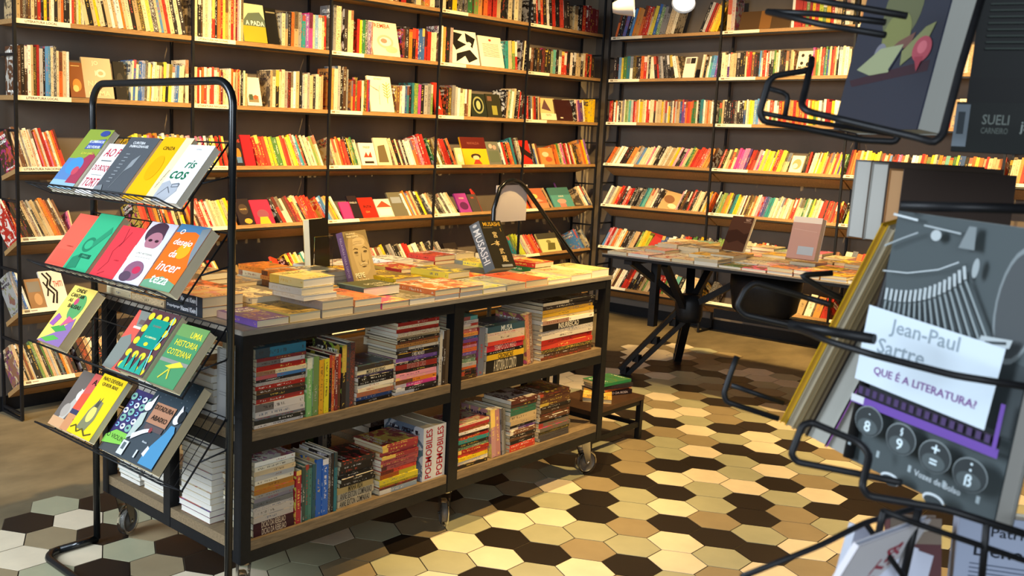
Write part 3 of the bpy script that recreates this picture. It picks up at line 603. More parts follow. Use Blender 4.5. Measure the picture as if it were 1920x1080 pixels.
for side, D in (('L', L), ('R', R)):
    for row in ROWS:
        k = 0
        for (p0, p1, kinds, h0, lean) in D.get(row, []):
            o0, e, v, n = shelf_frame(side, row, p0); o1, *_ = shelf_frame(side, row, p1)
            span = (o1-o0).dot(e); ws = [random.uniform(.7, 1.4) for _ in kinds]; tot = sum(ws); ca = math.cos(math.radians(lean))
            pos = 0
            if lean < 0: pos += 0
            for ch, w_ in zip(kinds, ws):
                step = span*w_/tot; th = min(max(step*ca*.97, .005), .045); h = h0*random.uniform(.93, 1.06)
                if (p1-p0) < 30: h = h0*random.uniform(.98, 1.02)
                d = random.uniform(.118, .138)
                # keep clear of the uprights
                posts = LX if side == 'L' else RY
                base = o0 + e*(pos+.0003) + v*random.uniform(0, .008)
                c_ = base.x if side == 'L' else base.y
                bump_ = near_post(c_ if side == 'L' else c_-th/ca, posts, th/ca)
                SPECS.append(dict(side=side, row=row, k=k, ch=ch, th=th, h=h, d=d, lean=lean, base=base, e=e, v=v, n=n, skip=bump_))
                k += 1; pos += step
def spec_M(s):
    a = math.radians(s['lean']); e, n, v = s['e'], s['n'], s['v']
    # leaning in the shelf plane, pivot on the lower corner on the side it leans to
    x = e*math.cos(a) - n*math.sin(a); z = e*math.sin(a) + n*math.cos(a); o = s['base']
    if a > 0: o = o + n*(s['th']*math.sin(a))
    return Matrix(((x.x, v.x, z.x, o.x), (x.y, v.y, z.y, o.y), (x.z, v.z, z.z, o.z), (0, 0, 0, 1)))
SPECS = [s for s in SPECS if not s['skip']]
for s in SPECS: s['M'] = spec_M(s)
def bay_of(s):
    arr = LX if s['side'] == 'L' else RY; c = s['base'].x if s['side'] == 'L' else s['base'].y
    for i in range(len(arr)-1):
        if min(arr[i], arr[i+1]) <= c < max(arr[i], arr[i+1]): return i
    return 0
from collections import Counter, defaultdict
bys = defaultdict(list)
for s in SPECS: bys[(s['side'], s['row'])].append(s)
cand = []
for key, lst in bys.items():
    for j, s in enumerate(lst):
        l = lst[j-1]['ch'] if j else None; r = lst[j+1]['ch'] if j+1 < len(lst) else None
        s['l'], s['r'] = l, r
        s['size'] = 'thick' if s['th'] > .02 else 'slim' if s['th'] < .0085 else ''
        nb = (f"between {CNAME[l]} and {CNAME[r]} spines" if l and r and l != r else f"between two {CNAME[l]} spines" if l and r else f"at the row's start, before {CNAME[r]}" if r else f"at the row's end, after {CNAME[l]}")
        pos = 'leaning left' if s['lean'] < -6 else 'leaning right' if s['lean'] > 6 else 'upright'
        wall = 'back wall' if s['side'] == 'L' else 'right wall'
        s['nb'], s['pos'], s['wall'] = nb, pos, wall
        s['lab'] = f"{s['size']} {CNAME[s['ch']]} book {pos} {nb}, {ROWN[s['row']]} shelf, {wall}".strip()
cnt = Counter(s['lab'] for s in SPECS)
for s in SPECS:
    s['bay'] = bay_of(s)
    if cnt[s['lab']] > 1:
        s['lab'] = f"{s['size']} {CNAME[s['ch']]} book {s['nb']}, {ROWN[s['row']]} shelf, {ORD[s['bay']]} bay, {s['wall']}".strip()
cnt = Counter(s['lab'] for s in SPECS)
NTH = lambda n: ['', 'first', 'second', 'third', 'fourth', 'fifth', 'sixth', 'seventh', 'eighth', 'ninth', 'tenth'][n] if n <= 10 else f"{n}th" if n not in (21, 22, 23, 31, 32, 33, 41, 42, 43, 51, 52, 53) else f"{n}{ {1:'st',2:'nd',3:'rd'}[n % 10]}"
bayn = defaultdict(int)
for s in SPECS:
    kk = (s['side'], s['row'], s['bay']); bayn[kk] += 1; s['n_in_bay'] = bayn[kk]
    if cnt[s['lab']] > 1:
        s['lab'] = f"{CNAME[s['ch']]} book, {NTH(s['n_in_bay'])} from left, {ROWN[s['row']]} shelf, {ORD[s['bay']]} bay, {s['wall']}"
FR_ = []
for (side, row, p0, p1, *_r) in FACE:
    o0, e, v, n = shelf_frame(side, row, p0); o1, *_ = shelf_frame(side, row, p1)
    FR_.append((side, row, o0.dot(e), o1.dot(e)))
def blocked(s):
    a = s['base'].dot(s['e']); b = a + s['th']/math.cos(math.radians(s['lean']))
    return any(f[0] == s['side'] and f[1] == s['row'] and a < f[3]+.002 and b > f[2]-.002 for f in FR_)
for s in SPECS:
    if blocked(s): continue
    m = MB(); book(m, s['M'], s['th'], s['d'], s['h'], s['ch'])
    o = m.build('book', None, s['base'])
    tag(o, s['lab'], 'book', f"books on the {ROWN[s['row']]} shelf of the {s['wall']}")
for (side, row, p0, p1, h, ch, c1, c2, items, desc) in FACE:
    o0, e, v, n = shelf_frame(side, row, p0); o1, *_ = shelf_frame(side, row, p1)
    W = (o1-o0).dot(e)-.002
    lean = math.radians(14 if row in 'TAB' else 4)
    # cover plane leans back
    u = (n*math.cos(lean) + v*math.sin(lean)).normalized()
    th = .012
    LLc = o0 + v*.004 + Vector((0, 0, .0))
    yaw = 0
    if 'leaning face-out' in desc: yaw = math.radians(-32)
    r = (e*math.cos(yaw) - v*math.sin(yaw)).normalized()
    if yaw: W = W/math.cos(yaw)
    if yaw: u = (n + e*(-.15)).normalized()
    M = cover_M(LLc + n*(.003), r, u, th)
    col = CNAME[ch]
    o = full_book(M, th, W, h, ch, f"{desc.replace(' at the end', '')}, {ROWN[row]} shelf, {ORD[0 if side=='L' and LLc.x<LX[1] else 1 if side=='L' and LLc.x<LX[2] else 2 if side=='L' and LLc.x<LX[3] else 3 if side=='L' and LLc.x<LX[4] else 4 if side=='L' else 0 if LLc.y>RY[1] else 1]} bay, {'back wall' if side=='L' else 'right wall'}",
                  'face-out books on the wall shelves', hexc(c1), hexc(c2), None, items, None, 'book', plain_cover=True)
# ------------------------------------------------------------------ book trolley (big table on castors)
TX0, TX1, TY0, TY1, TZ = 1.645, 3.535, 2.155, 2.935, .856
MID, BOT = .557, .228
tro = empty('book_trolley', ((TX0+TX1)/2, (TY0+TY1)/2, 0), 'large black steel book trolley with wooden shelves on clear castors, mid-room', 'trolley')
S = .036
posts = [(TX0+S/2, TY0+S/2), (TX1-S/2, TY0+S/2), (TX0+S/2, TY1-S/2), (TX1-S/2, TY1-S/2), (2.575, TY0+S/2), (2.575, TY1-S/2), (TX0+S/2, 2.54), (TX1-S/2, 2.54)]
for (x, y) in posts:
    w_ = S if x != 2.575 else .05
    m = MB(); m.box((x-w_/2, y-S/2, .165), (x+w_/2, y+S/2, TZ-.015), 'black_metal'); m.build('post', tro, (x, y, .165))
for z in (TZ-.049, MID-.0645, BOT-.0645):
    m = MB()
    for y in (TY0, TY1-S): m.box((TX0+.003, y+.0015, z), (TX1-.003, y+S-.0015, z+.034), 'black_metal')
    for x in (TX0, TX1-S): m.box((x+.0015, TY0+.003, z+.0007), (x+S-.0015, TY1-.003, z+.0333), 'black_metal')
    m.build('rail', tro, (TX0, TY0, z))
m = MB(); m.box((TX0-.004, TY0-.004, TZ-.014), (TX1+.004, TY1+.004, TZ), 'grey_wood_y'); m.build('table_top', tro, (2.6, 2.5, TZ))
for z in (MID, BOT):
    for a, b in ((TX0+.003, 2.548), (2.602, TX1-.003)):
        m = MB(); m.box((a, TY0+.004, z-.030), (b, TY1-.004, z), 'grey_wood'); m.build('shelf_board', tro, (a, TY0, z))
def castor(x, y, ang, parent, R=.052, top=.166, tilt=0):
    f = MB(); u = Vector((math.cos(ang), math.sin(ang), 0)); s_ = Vector((-u.y, u.x, 0)); c = Vector((x, y, 0)) - u*.028; c.z = R
    T = Vector((x, y, top))
    f.box((x-.034, y-.034, top-.004), (x+.034, y+.034, top), 'chrome')
    Mz = Matrix.Translation((x, y, top-.022)); f.lathe([(.0, 0), (.024, 0), (.026, .018), (.0, .018)], 'chrome', Mz, 14)
    for sg in (-1, 1):
        o = s_*.019*sg
        f.poly([T+o+u*.02-Vector((0,0,.02)), T+o-u*.03-Vector((0,0,.02)), c+o-u*.012-Vector((0,0,.006)), c+o+u*.012-Vector((0,0,.006))], 'chrome')
        o2 = s_*.0165*sg
        f.poly([T+o2+u*.02-Vector((0,0,.02)), T+o2-u*.03-Vector((0,0,.02)), c+o2-u*.012-Vector((0,0,.006)), c+o2+u*.012-Vector((0,0,.006))][::-1], 'chrome')
    f.tube([c-s_*.022, c+s_*.022], .006, 'chrome', 8)
    fo = f.build('castor_fork', parent, (x, y, top))
    w_ = MB(); Mw = Matrix(((u.x, 0, s_.x, c.x), (u.y, 0, s_.y, c.y), (0, 1, 0, c.z), (0, 0, 0, 1)))
    w_.lathe([(R-.012, -.012), (R-.003, -.013), (R, -.008), (R, .008), (R-.003, .013), (R-.012, .012)], 'clear', Mw, 28)
    w_.lathe([(R-.012, .012), (R-.012, -.012)], 'rubber', Mw, 28)
    w_.lathe([(.007, .011), (.014, .011), (.017, .006), (R-.014, .006), (R-.012, .010)], 'rubber', Mw, 20)
    w_.lathe([(.007, -.011), (.014, -.011), (.017, -.006), (R-.014, -.006), (R-.012, -.010)], 'rubber', Mw, 20)
    w_.build('castor_wheel', fo, (x, y, top))
for (x, y, a) in ((TX0+.05, TY0+.05, 4.2), (TX1-.05, TY0+.06, 2.9), (2.60, TY0+.05, 4.0), (TX0+.05, TY1-.05, 3.6), (TX1-.05, TY1-.05, 1.0), (2.60, TY1-.05, 2)):
    castor(x, y, a, tro)
# ------------------------------------------------------------------ wire display rack in front of the trolley's short side
RX, RYR, RYL, RT = 1.604, 2.158, 2.905, 1.541
rack = empty('display_rack', (RX, (RYR+RYL)/2, 0), 'black tubular display rack with four wire baskets of cover-out books, at left', 'display rack')
r = .0115; R_ = .07
m = MB()
pts = [(RX, RYR, .014)] + [(RX, RYR, RT-R_)] + arc((RX, RYR+R_, RT-R_), R_, 180, 90, 8, (0, 1, 0), (0, 0, 1)) + arc((RX, RYL-R_, RT-R_), R_, 90, 0, 8, (0, 1, 0), (0, 0, 1)) + [(RX, RYL, .014)]
m.tube(pts, r, 'black_gloss', 14); m.build('hoop', rack, (RX, RYR, 0))
m = MB()
bx = 1.405
pts = [(RX+.0, RYL, .0125), (bx+.06, RYL+.0, .0125)] + arc((bx+.06, RYL-.06, .0125), .06, 90, 180, 7, (1, 0, 0), (0, 1, 0)) + [(bx, RYR+.06, .0125)] + arc((bx+.06, RYR+.06, .0125), .06, 180, 270, 7, (1, 0, 0), (0, 1, 0)) + [(RX, RYR, .0125)]
m.tube(pts, .0125, 'black_gloss', 12); m.build('base', rack, (bx, RYR, 0))
CZ = [1.197, .952, .693, .433]
WR = .0022
def rack_basket(z):
    cx0 = 1.452; B = Vector((RX-.004, 0, z+.178)); Cc = Vector((cx0, 0, z)); Lp = Vector((1.390 if z > .5 else 1.405, 0, z+(.034 if z > .5 else .022)))
    ya, yb = RYR+.010, RYL-.010; Y = lambda p, y: Vector((p.x, y, p.z))
    m = MB()
    m.tube([Y(B, ya), Y(B, yb)], WR, 'black_metal', 6)
    m.tube([Y(Lp, ya+.03), Y(Lp, yb+.045)], WR*1.2, 'black_metal', 6)
    m.tube([Y(Cc, ya-.004), Y(Cc, yb+.004)], WR*1.2, 'black_metal', 6)
    for y in (ya, yb):
        m.tube([Y(B, y), Y(Cc, y), Y(Lp, y+(.03 if y == ya else .045))], WR*1.4, 'black_metal', 6)
    md = (B*.62+Cc*.38); m.tube([Y(md, ya), Y(md, yb)], WR, 'black_metal', 6)
    bo = m.build('basket', rack, (cx0, ya, z))
    w_ = MB()
    for i in range(1, 19):
        y = ya + (yb-ya)*i/19; w_.tube([Y(B, y), Y(Cc, y), Y(Lp, y+.03+.015*i/19)], WR*.6, 'black_metal', 5)
    w_.build('basket_wires', bo, (cx0, ya, z))
    for y in (RYR+.006, RYL-.006):
        s = MB()
        s.tube([(RX, y, z+.178), (RX, y, z+.10)] + [(RX-.012, y, z+.085), Y(B*.40+Cc*.60, y)], WR*1.3, 'black_metal', 6)
        s.tube([(RX, y, z+.178), Y(B, y)], WR*1.3, 'black_metal', 6)
        s.build('basket_bracket', bo, (cx0, ya, z))
for z in CZ: rack_basket(z)
# ------------------------------------------------------------------ second table with truss legs
UX0, UX1, UY0, UY1, UZ = 4.965, 5.86, 1.05, 3.10, .752
tb = empty('display_table', ((UX0+UX1)/2, 2.1, 0), 'long display table on black cast truss legs beside the right wall, covered with books', 'table')
m = MB(); m.box((UX0, UY0, UZ-.006), (UX1, UY1, UZ), 'grey_wood_y'); m.box((UX0+.002, UY0+.002, UZ-.022), (UX1-.002, UY1-.002, UZ-.006), 'black_metal'); m.build('table_top', tb, (UX0, UY0, UZ))
def trestle(y0, sg):
    yh = y0 - sg*.33
    hub = Vector((5.42, yh, .43)); topz = UZ-.04
    def leg(foot):
        m = MB(); f = Vector(foot); d = (f-hub).normalized(); side = d.cross(Vector((0, 0, 1))).normalized()
        up = side.cross(d)
        L = (f-hub).length
        for o in (-.026, .026):                                # two rails with slots between: open truss
            m.bar(hub+up*o*1.45, f+up*o, .044, .024, 'black_metal', up)
        for t in (0, .22, .5, .78, .97):
            p = hub + d*L*t; m.box(tuple(p-Vector((.02, .02, .022))), tuple(p+Vector((.02, .02, .022))), 'black_metal')
        return m.build('leg', tb, tuple(hub))
    leg((5.215, y0-sg*.04, .012)); leg((5.845, y0-sg*.06, .012))
    m = MB()
    m.bar(hub, (5.06, y0-sg*.14, topz), .05, .035, 'black_metal'); m.bar(hub, (5.78, y0-sg*.14, topz), .05, .035, 'black_metal')
    m.bar(hub+Vector((0, 0, -.06)), (5.10, yh, topz), .04, .03, 'black_metal'); m.bar(hub, (5.72, yh, topz), .04, .03, 'black_metal')
    m.bar((5.02, y0-sg*.14, topz), (5.82, y0-sg*.14, topz), .05, .03, 'black_metal')
    m.bar(hub, (5.42, y0-sg*.75, topz), .045, .035, 'black_metal')
    m.lathe([(0, -.08), (.07, -.08), (.08, -.04), (.08, .04), (.06, .08), (0, .08)], 'black_metal', Matrix.Translation(hub), 16)
    m.build('leg_brace', tb, tuple(hub))
    m = MB(); m.bar((5.2, 2.878, .33), (5.2, 2.878, topz), .045, .04, 'black_metal')
    if sg > 0: m.build('post', tb, (5.2, 2.878, 0))
trestle(UY1, 1); trestle(UY0, -1)
m = MB(); m.lathe([(0, 0), (.14, 0), (.17, .03), (.19, .16), (.19, .22), (.05, .24)], 'black_metal', Matrix.Translation((5.42, 2.32, .46)), 28)
m.bar((5.42, 2.6, .43), (5.42, 1.5, .43), .06, .05, 'black_metal'); m.build('centre_drum', tb, (5.42, 2.3, .46))
# ------------------------------------------------------------------ two-step wooden stool beyond the trolley
st = empty('step_stool', (3.92, 2.6, 0), 'low two-step stool with dark wooden treads on the tiles behind the trolley', 'stool')
sx0, sx1 = 3.70, 4.15
for nm, y0, y1, z in (('lower', 2.31, 2.56, .212), ('upper', 2.56, 2.82, .415)):
    m = MB(); m.box((sx0, y0, z-.02), (sx1, y1, z), 'tread'); m.build('tread', st, (sx0, y0, z))
for x in (sx0+.012, sx1-.012):
    for y, z in ((2.325, .192), (2.548, .192), (2.572, .395), (2.805, .395)):
        m = MB(); m.box((x-.012, y-.012, 0), (x+.012, y+.012, z), 'black_metal'); m.build('leg', st, (x, y, 0))
m = MB()
for x in (sx0+.012, sx1-.012):
    m.bar((x, 2.33, .07), (x, 2.80, .07), .016, .02, 'black_metal'); m.bar((x, 2.33, .18), (x, 2.545, .18), .016, .024, 'black_metal'); m.bar((x, 2.575, .383), (x, 2.80, .383), .016, .024, 'black_metal')
for y, z in ((2.325, .07), (2.325, .18), (2.805, .07), (2.805, .383), (2.56, .16)): m.bar((sx0+.012, y, z), (sx1-.012, y, z), .016, .022, 'black_metal')
m.build('rail', st, (sx0, 2.33, 0))
# ------------------------------------------------------------------ tubular frame with paper sign behind the trolley
FY = 3.3
fr = empty('tubular_frame', (4.6, FY, 0), 'black tubular frame with rounded top and sloping rail behind the trolley', 'frame')
m = MB()
pts = [(4.195, FY, .01), (4.19, FY, 1.02)] + [tuple(Vector((4.19, FY, 1.02)).lerp(Vector((4.235, FY, 1.13)), .5)), (4.235, FY, 1.13), (4.285, FY, 1.163), (4.34, FY, 1.172), (4.40, FY, 1.163), (4.455, FY, 1.135), (4.50, FY, 1.10), (5.03, FY, .665), (5.055, FY, .63), (5.06, FY, .59), (5.06, FY, .01)]
m.tube(pts, .0125, 'black_gloss', 12); m.build('rail_tube', fr, (4.19, FY, 0))
m = MB(); m.tube([(4.195, FY, .0125), (4.195, FY+.35, .0125)], .0125, 'black_gloss', 10); m.tube([(5.06, FY, .0125), (5.06, FY+.35, .0125)], .0125, 'black_gloss', 10)
m.tube([(4.195, FY+.35, .0125), (5.06, FY+.35, .0125)], .0125, 'black_gloss', 10); m.build('base', fr, (4.19, FY, 0))
m = MB(); m.box((4.225, FY+.014, .945), (4.50, FY+.0165, 1.145), 'white'); o = m.build('paper_sign', None, (4.3, FY, 1.05))
tag(o, 'blank white paper sign hung in the arch of the black tubular frame', 'sign')
# ------------------------------------------------------------------ ceiling spot lamps over the right shelves
def spot_lamp(px, py, d, lab, aim):
    c = at(px, py, d); root = empty('spot_lamp', c, lab, 'lamp')
    dr = (Vector(aim)-c).normalized(); M = dr.to_track_quat('Z', 'Y').to_matrix().to_4x4(); M.translation = c
    m = MB(); m.lathe([(0, -.09), (.03, -.09), (.042, -.06), (.062, .03), (.066, .034)], 'lamp_white', M, 22); m.build('housing', root, c)
    m = MB(); m.lathe([(.060, .022), (.03, .012), (0, .010)], 'glow', M, 22); m.build('bulb', root, c)
    m = MB(); m.tube([c, Vector((c.x, c.y, 3.085))], .007, 'black_metal', 8); m.box((c.x-.03, c.y-.03, 3.07), (c.x+.03, c.y+.03, 3.098), 'black_metal'); m.build('stem', root, c)
spot_lamp(1283, 0, 5.6, 'white spot lamp hanging above the top right shelf, the larger one', (3.6, 2.2, .6))
spot_lamp(1178, 12, 5.9, 'small white spot lamp in the dark corner above the shelves', (6.5, 1.0, 2.4))
# ------------------------------------------------------------------ books lying in stacks on the trolley shelves
RB = random.Random(21)
def flatM(x0, x1, y, z, yaw=0, c=None):
    """spine towards -y, head towards -x, front cover up; returns matrix and length"""
    cx_, h = (x0+x1)/2, x1-x0
    M = Matrix.Translation((cx_, y, z)) @ Matrix.Rotation(yaw, 4, 'Z') @ Matrix(((0, 0, -1, h/2), (0, 1, 0, 0), (1, 0, 0, 0), (0, 0, 0, 1)))
    return M, h
POSN = lambda i, n: 'bottom book' if i == 0 else 'topmost book' if i == n-1 else f'{NTH(i+1)} book from the bottom'
def stack(where, x0, x1, z0, kinds, H, y=TY0+.012, dep=.14, texts={}, cols={}, wts={}, wob=.006, grp=None, leny=None, simple=False, yaw0=0):
    n = len(kinds); w_ = [wts.get(i, RB.uniform(.7, 1.3)) for i in range(n)]; tot = sum(w_); z = z0+.0006
    for i, ch in enumerate(kinds):
        th = H*w_[i]/tot
        k0 = RB.uniform(0, wob); k1 = RB.uniform(0, wob)
        M, h = flatM(x0+k0, x1-k1, y+RB.uniform(0, wob), z, yaw0+RB.uniform(-.02, .02))
        c = cols.get(i); c1 = hexc(c) if c else None
        sp = None
        if i in texts:
            t = texts[i]; tx, col = t[0], t[1]; wd = t[2] if len(t) > 2 else .8
            sp = [('t', tx, .5, .5, .9, wd, col, 90)]
            M2 = M
            a = None
        full_book_t(M, th*.985, dep+RB.uniform(-.008, .008), h, ch, f"{CNAME[ch]} book, {POSN(i, n)} in {where}", grp or f"books in {where}"[:60], c1, sp, simple)
        z += th
def full_book_t(M, th, d, h, ch, lab, grp, c1=None, sp=None, simple=False, c2=None, items=None, name='book', page=None, seed=None):
    mb = MB(); c1, c2, pg = book(mb, M, th, d, h, ch, c1, c2, False, page, seed)
    org = M @ Vector((th/2, d/2, 0)); o = mb.build(name, None, org); tag(o, lab, 'book', grp)
    p = MB(); pages(p, M, th, d, h, pg); p.build('page_block', o, org)
    if sp:
        for i in range(len(mb.m)):
            if mb.mats[mb.m[i]] == 'spine': mb.m[i] = mb.mi('print')
        for i, q in enumerate(mb.m): o.data.polygons[i].material_index = q
        if len(o.data.materials) < len(mb.mats): o.data.materials.append(MT['print'])
        a = MB(); art(a, M @ frame((0, 0, h), (0, 0, -1), (1, 0, 0)), h, th, [tuple(list(q[:7])+[0]) if q[0] == 't' else q for q in sp]); a.build('spine_print', o, org)
    if items:
        a = MB(); art(a, M @ frame((th, 0, 0), (0, 1, 0), (0, 0, 1)), d, h, items); a.build('cover_print', o, org)
    return o
def upright(where, x0, x1, z0, kinds, h, y=TY0+.012, dep=.14, lean=0, texts={}, cols={}, hv=.004):
    n = len(kinds); x = x0+.0003
    for i, ch in enumerate(kinds):
        th = (x1-x0)/n*math.cos(math.radians(lean))-.0005
        a = math.radians(lean); e = Vector((1, 0, 0)); nn = Vector((0, 0, 1)); X = e*math.cos(a)-nn*math.sin(a); Z = e*math.sin(a)+nn*math.cos(a)
        o = Vector((x, y+RB.uniform(0, .004), z0+.0006+(th*math.sin(a) if a > 0 else 0)))
        M = Matrix(((X.x, 0, Z.x, o.x), (0, 1, 0, o.y), (X.z, 0, Z.z, o.z), (0, 0, 0, 1)))
        c = cols.get(i); hh = h+RB.uniform(-hv, hv)
        mb = MB(); c1, c2, pg = book(mb, M, th, dep, hh, ch, hexc(c) if c else None, None, False)
        org = M @ Vector((th/2, dep/2, 0)); b = mb.build('book', None, org)
        tag(b, f"{CNAME[ch]} book, {'leftmost' if i == 0 else 'rightmost' if i == n-1 else NTH(i+1)+' from left'} in {where}" if n > 1 else f"{CNAME[ch]}-spined book standing in {where}", 'book', f"books in {where}"[:60])
        p = MB(); pages(p, M, th, dep, hh, pg); p.build('page_block', b, org)
        if i in texts:
            pm_ = mb.mi('print')
            for q in range(len(mb.m)):
                if mb.mats[mb.m[q]] == 'spine': mb.m[q] = pm_; b.data.polygons[q].material_index = pm_
            t = texts[i]; aa = MB(); art(aa, M @ frame((0, 0, 0), (1, 0, 0), (0, 0, 1)), th, hh, [('t', t[0], .5, .5, t[3] if len(t) > 3 else .62*th/hh, t[2], t[1], 90)]); aa.build('spine_print', b, org)
        x += (x1-x0)/n
# middle shelf, left bay
stack('the leftmost pile, trolley middle shelf', 1.700, 1.893, MID, 'WDEWWRDBREDUWRWMT', .235, wts={2:.7,3:1.5,4:1.9,13:1.2,16:2.4}, cols={0:'#d8d0c4',1:'#2c2c26',3:'#c9beb4',4:'#d2c7bc',5:'#a3322a',16:'#2d7288',14:'#d6ccc2'}, dep=.16)
upright('the green and yellow group, trolley middle shelf', 1.898, 1.943, MID, 'GG', .185, cols={0:'#7fb26a',1:'#6c8a4e'})
upright('the yellow pair, trolley middle shelf', 1.945, 1.985, MID, 'OY', .172, cols={0:'#d9a024',1:'#dccb2c'})
upright('the dark group beside the yellow pair', 1.987, 2.035, MID, 'DRMB', .175)
upright('the tall dark group, trolley middle shelf', 2.037, 2.095, MID, 'DED', .205, cols={0:'#2a2220',1:'#3c3e42',2:'#3a3633'})
stack('the low pile, trolley middle shelf', 2.104, 2.272, MID, 'DUOWWDDPWE', .125, cols={2:'#b0673a',9:'#3c342e',7:'#4a3a52'}, texts={8:('MESA & RETORNO','#2a2420',.5)})
stack('the tall pile, trolley middle shelf', 2.280, 2.490, MID, 'DDKOKKDRDPDDEOBDSWRWR', .243, wts={7:1.8,9:1.3}, texts={7:('ESTUDO DE CASO','#e0a890',.45), 10:('O MEU MUNDO','#d8d0c8',.3)})
upright('the thin group by the middle post', 2.496, 2.543, MID, 'SDS', .19, cols={0:'#c8bfae',1:'#3a2c22',2:'#5a4a38'})
# middle shelf, right bay
stack('the narrow pile right of the middle post', 2.612, 2.700, MID, 'BDBOEGDPOKRPUORWRWT', .225, cols={17:'#d8c8b8'})
upright('the grey book right of the middle post', 2.708, 2.742, MID, 'E', .178, cols={0:'#6a7080'})
stack('the teal-topped pile, trolley middle shelf', 2.752, 2.980, MID, 'DYDRRWWT', .172, wts={0:3.2,1:1.4,7:1.6,3:1.5,2:.8}, cols={0:'#23201d',1:'#d2a82a',3:'#c02a3a',5:'#cbb9a4',6:'#c8b4a8',7:'#35505e'}, texts={7:('MUSA','#cfd6d8',.3),0:('A HISTORIA DO CONTO','#c9bfa8',.6),1:('CRONICAS','#3a2c1c',.4),3:('TEMPO DO MEIO','#e8b8b0',.6)})
upright('the leaning pink pair, middle shelf', 3.000, 3.045, MID, 'KM', .20, lean=-9, cols={0:'#a35a5c',1:'#6a4434'})
stack('the rightmost pile, trolley middle shelf', 3.085, 3.440, MID, 'BBDRRWWDWSYYDD', .225, wts={3:1.4,4:1.5,5:1.3,6:1.3,7:1.8,12:1.2}, cols={5:'#d0c4b4',6:'#cbbfb2',7:'#1f1c1a',10:'#c79c2c',11:'#b98e28'}, texts={7:('INSURREICAO','#d9d2c4',.4)}, dep=.2)
# bottom shelf, left bay
stack('the leftmost pile, trolley bottom shelf', 1.700, 1.858, BOT, 'MMWWWEEEOOWESWW', .228, wts={0:1.6,1:1.5,2:1.3,3:1.3}, cols={0:'#3c1c22',1:'#3c1c22',2:'#b3a89c',3:'#b8aea2',4:'#c4b8aa',5:'#6a6a68',6:'#8a8084',8:'#a8762c',9:'#b27c30'}, texts={0:('DICAO DA REBELIAO','#cdb79c',.6),1:('DICAO DA REBELIAO','#cdb79c',.6)}, dep=.15)
upright('the red thin book, trolley bottom shelf', 1.862, 1.882, BOT, 'R', .165, cols={0:'#a82c34'})
upright('the green-teal group, trolley bottom shelf', 1.884, 1.942, BOT, 'GTTT', .175, cols={0:'#3a4a40',1:'#3a6a5c',2:'#4a7a6c',3:'#2c5560'})
upright('the blue pair, trolley bottom shelf', 1.943, 1.992, BOT, 'UU', .182, cols={0:'#2a5fb0',1:'#2c62b8'})
upright('the black thin group, trolley bottom shelf', 1.993, 2.030, BOT, 'DDT', .19)
stack('the pile on two cream spines, bottom shelf', 2.036, 2.205, BOT, 'WWSDDDDDD', .155, wts={0:1.4,1:1.5,2:1.4}, cols={0:'#c2b494',1:'#beb092',2:'#bfa468'}, texts={0:('ANNE SEXTON  COMPAIXAO','#2c2620',.88),1:('ANNE SEXTON  COMPAIXAO','#4c4438',.88),2:('MINHA VIDA','#3c3020',.4)}, wob=.012)
stack('the rose-red and yellow pile, bottom shelf', 2.222, 2.412, BOT, 'UDYYYRKKKRKRR', .168, wts={0:1.2,1:.6}, cols={0:'#8a9aa8',2:'#c9b62a',3:'#d2be2c',4:'#d6c230',6:'#b85a56',7:'#b04a4c',8:'#b5504e',9:'#9c3438',10:'#a83e40',11:'#a03438',12:'#a83c3e'}, wob=.012)
upright('the pair of thick white books at the middle post, bottom shelf', 2.428, 2.546, BOT, 'WW', .190, dep=.19, cols={0:'#cfd0d4',1:'#d4d4d6'}, texts={0:('POEMOBILES','#a8202c',.92,.17),1:('POEMOBILES','#a8202c',.92,.17)}, hv=.0005)
# bottom shelf, right bay
stack('the leftmost pile, bottom shelf right bay', 2.612, 2.790, BOT, 'DWYRRGDTRDWRRW', .165, cols={12:'#b83030'})
upright('the pink pair, bottom shelf right bay', 2.815, 2.868, BOT, 'KK', .185, lean=-7, cols={0:'#b98a8a',1:'#b07a78'})
upright('the grey slim pair, bottom shelf right bay', 2.873, 2.900, BOT, 'EE', .18, lean=-6, cols={0:'#8a8a90',1:'#6a6a66'})
stack('the mixed pile, bottom shelf right bay', 2.915, 3.082, BOT, 'RRDBDBPDSSTTDR', .20, cols={8:'#b59c74',9:'#c0a67c',10:'#2f6a54',11:'#2f6a54',12:'#4a2c22',13:'#5a2c22'}, wts={8:1.3,9:1.8})
stack('the brown pile, bottom shelf right end', 3.105, 3.318, BOT, 'EEDEEDBBBDBBDB', .19, cols={0:'#4a4648',1:'#57504a',3:'#6a6052',4:'#746a5a',12:'#4a2820',13:'#4a2a20'}, wob=.01)
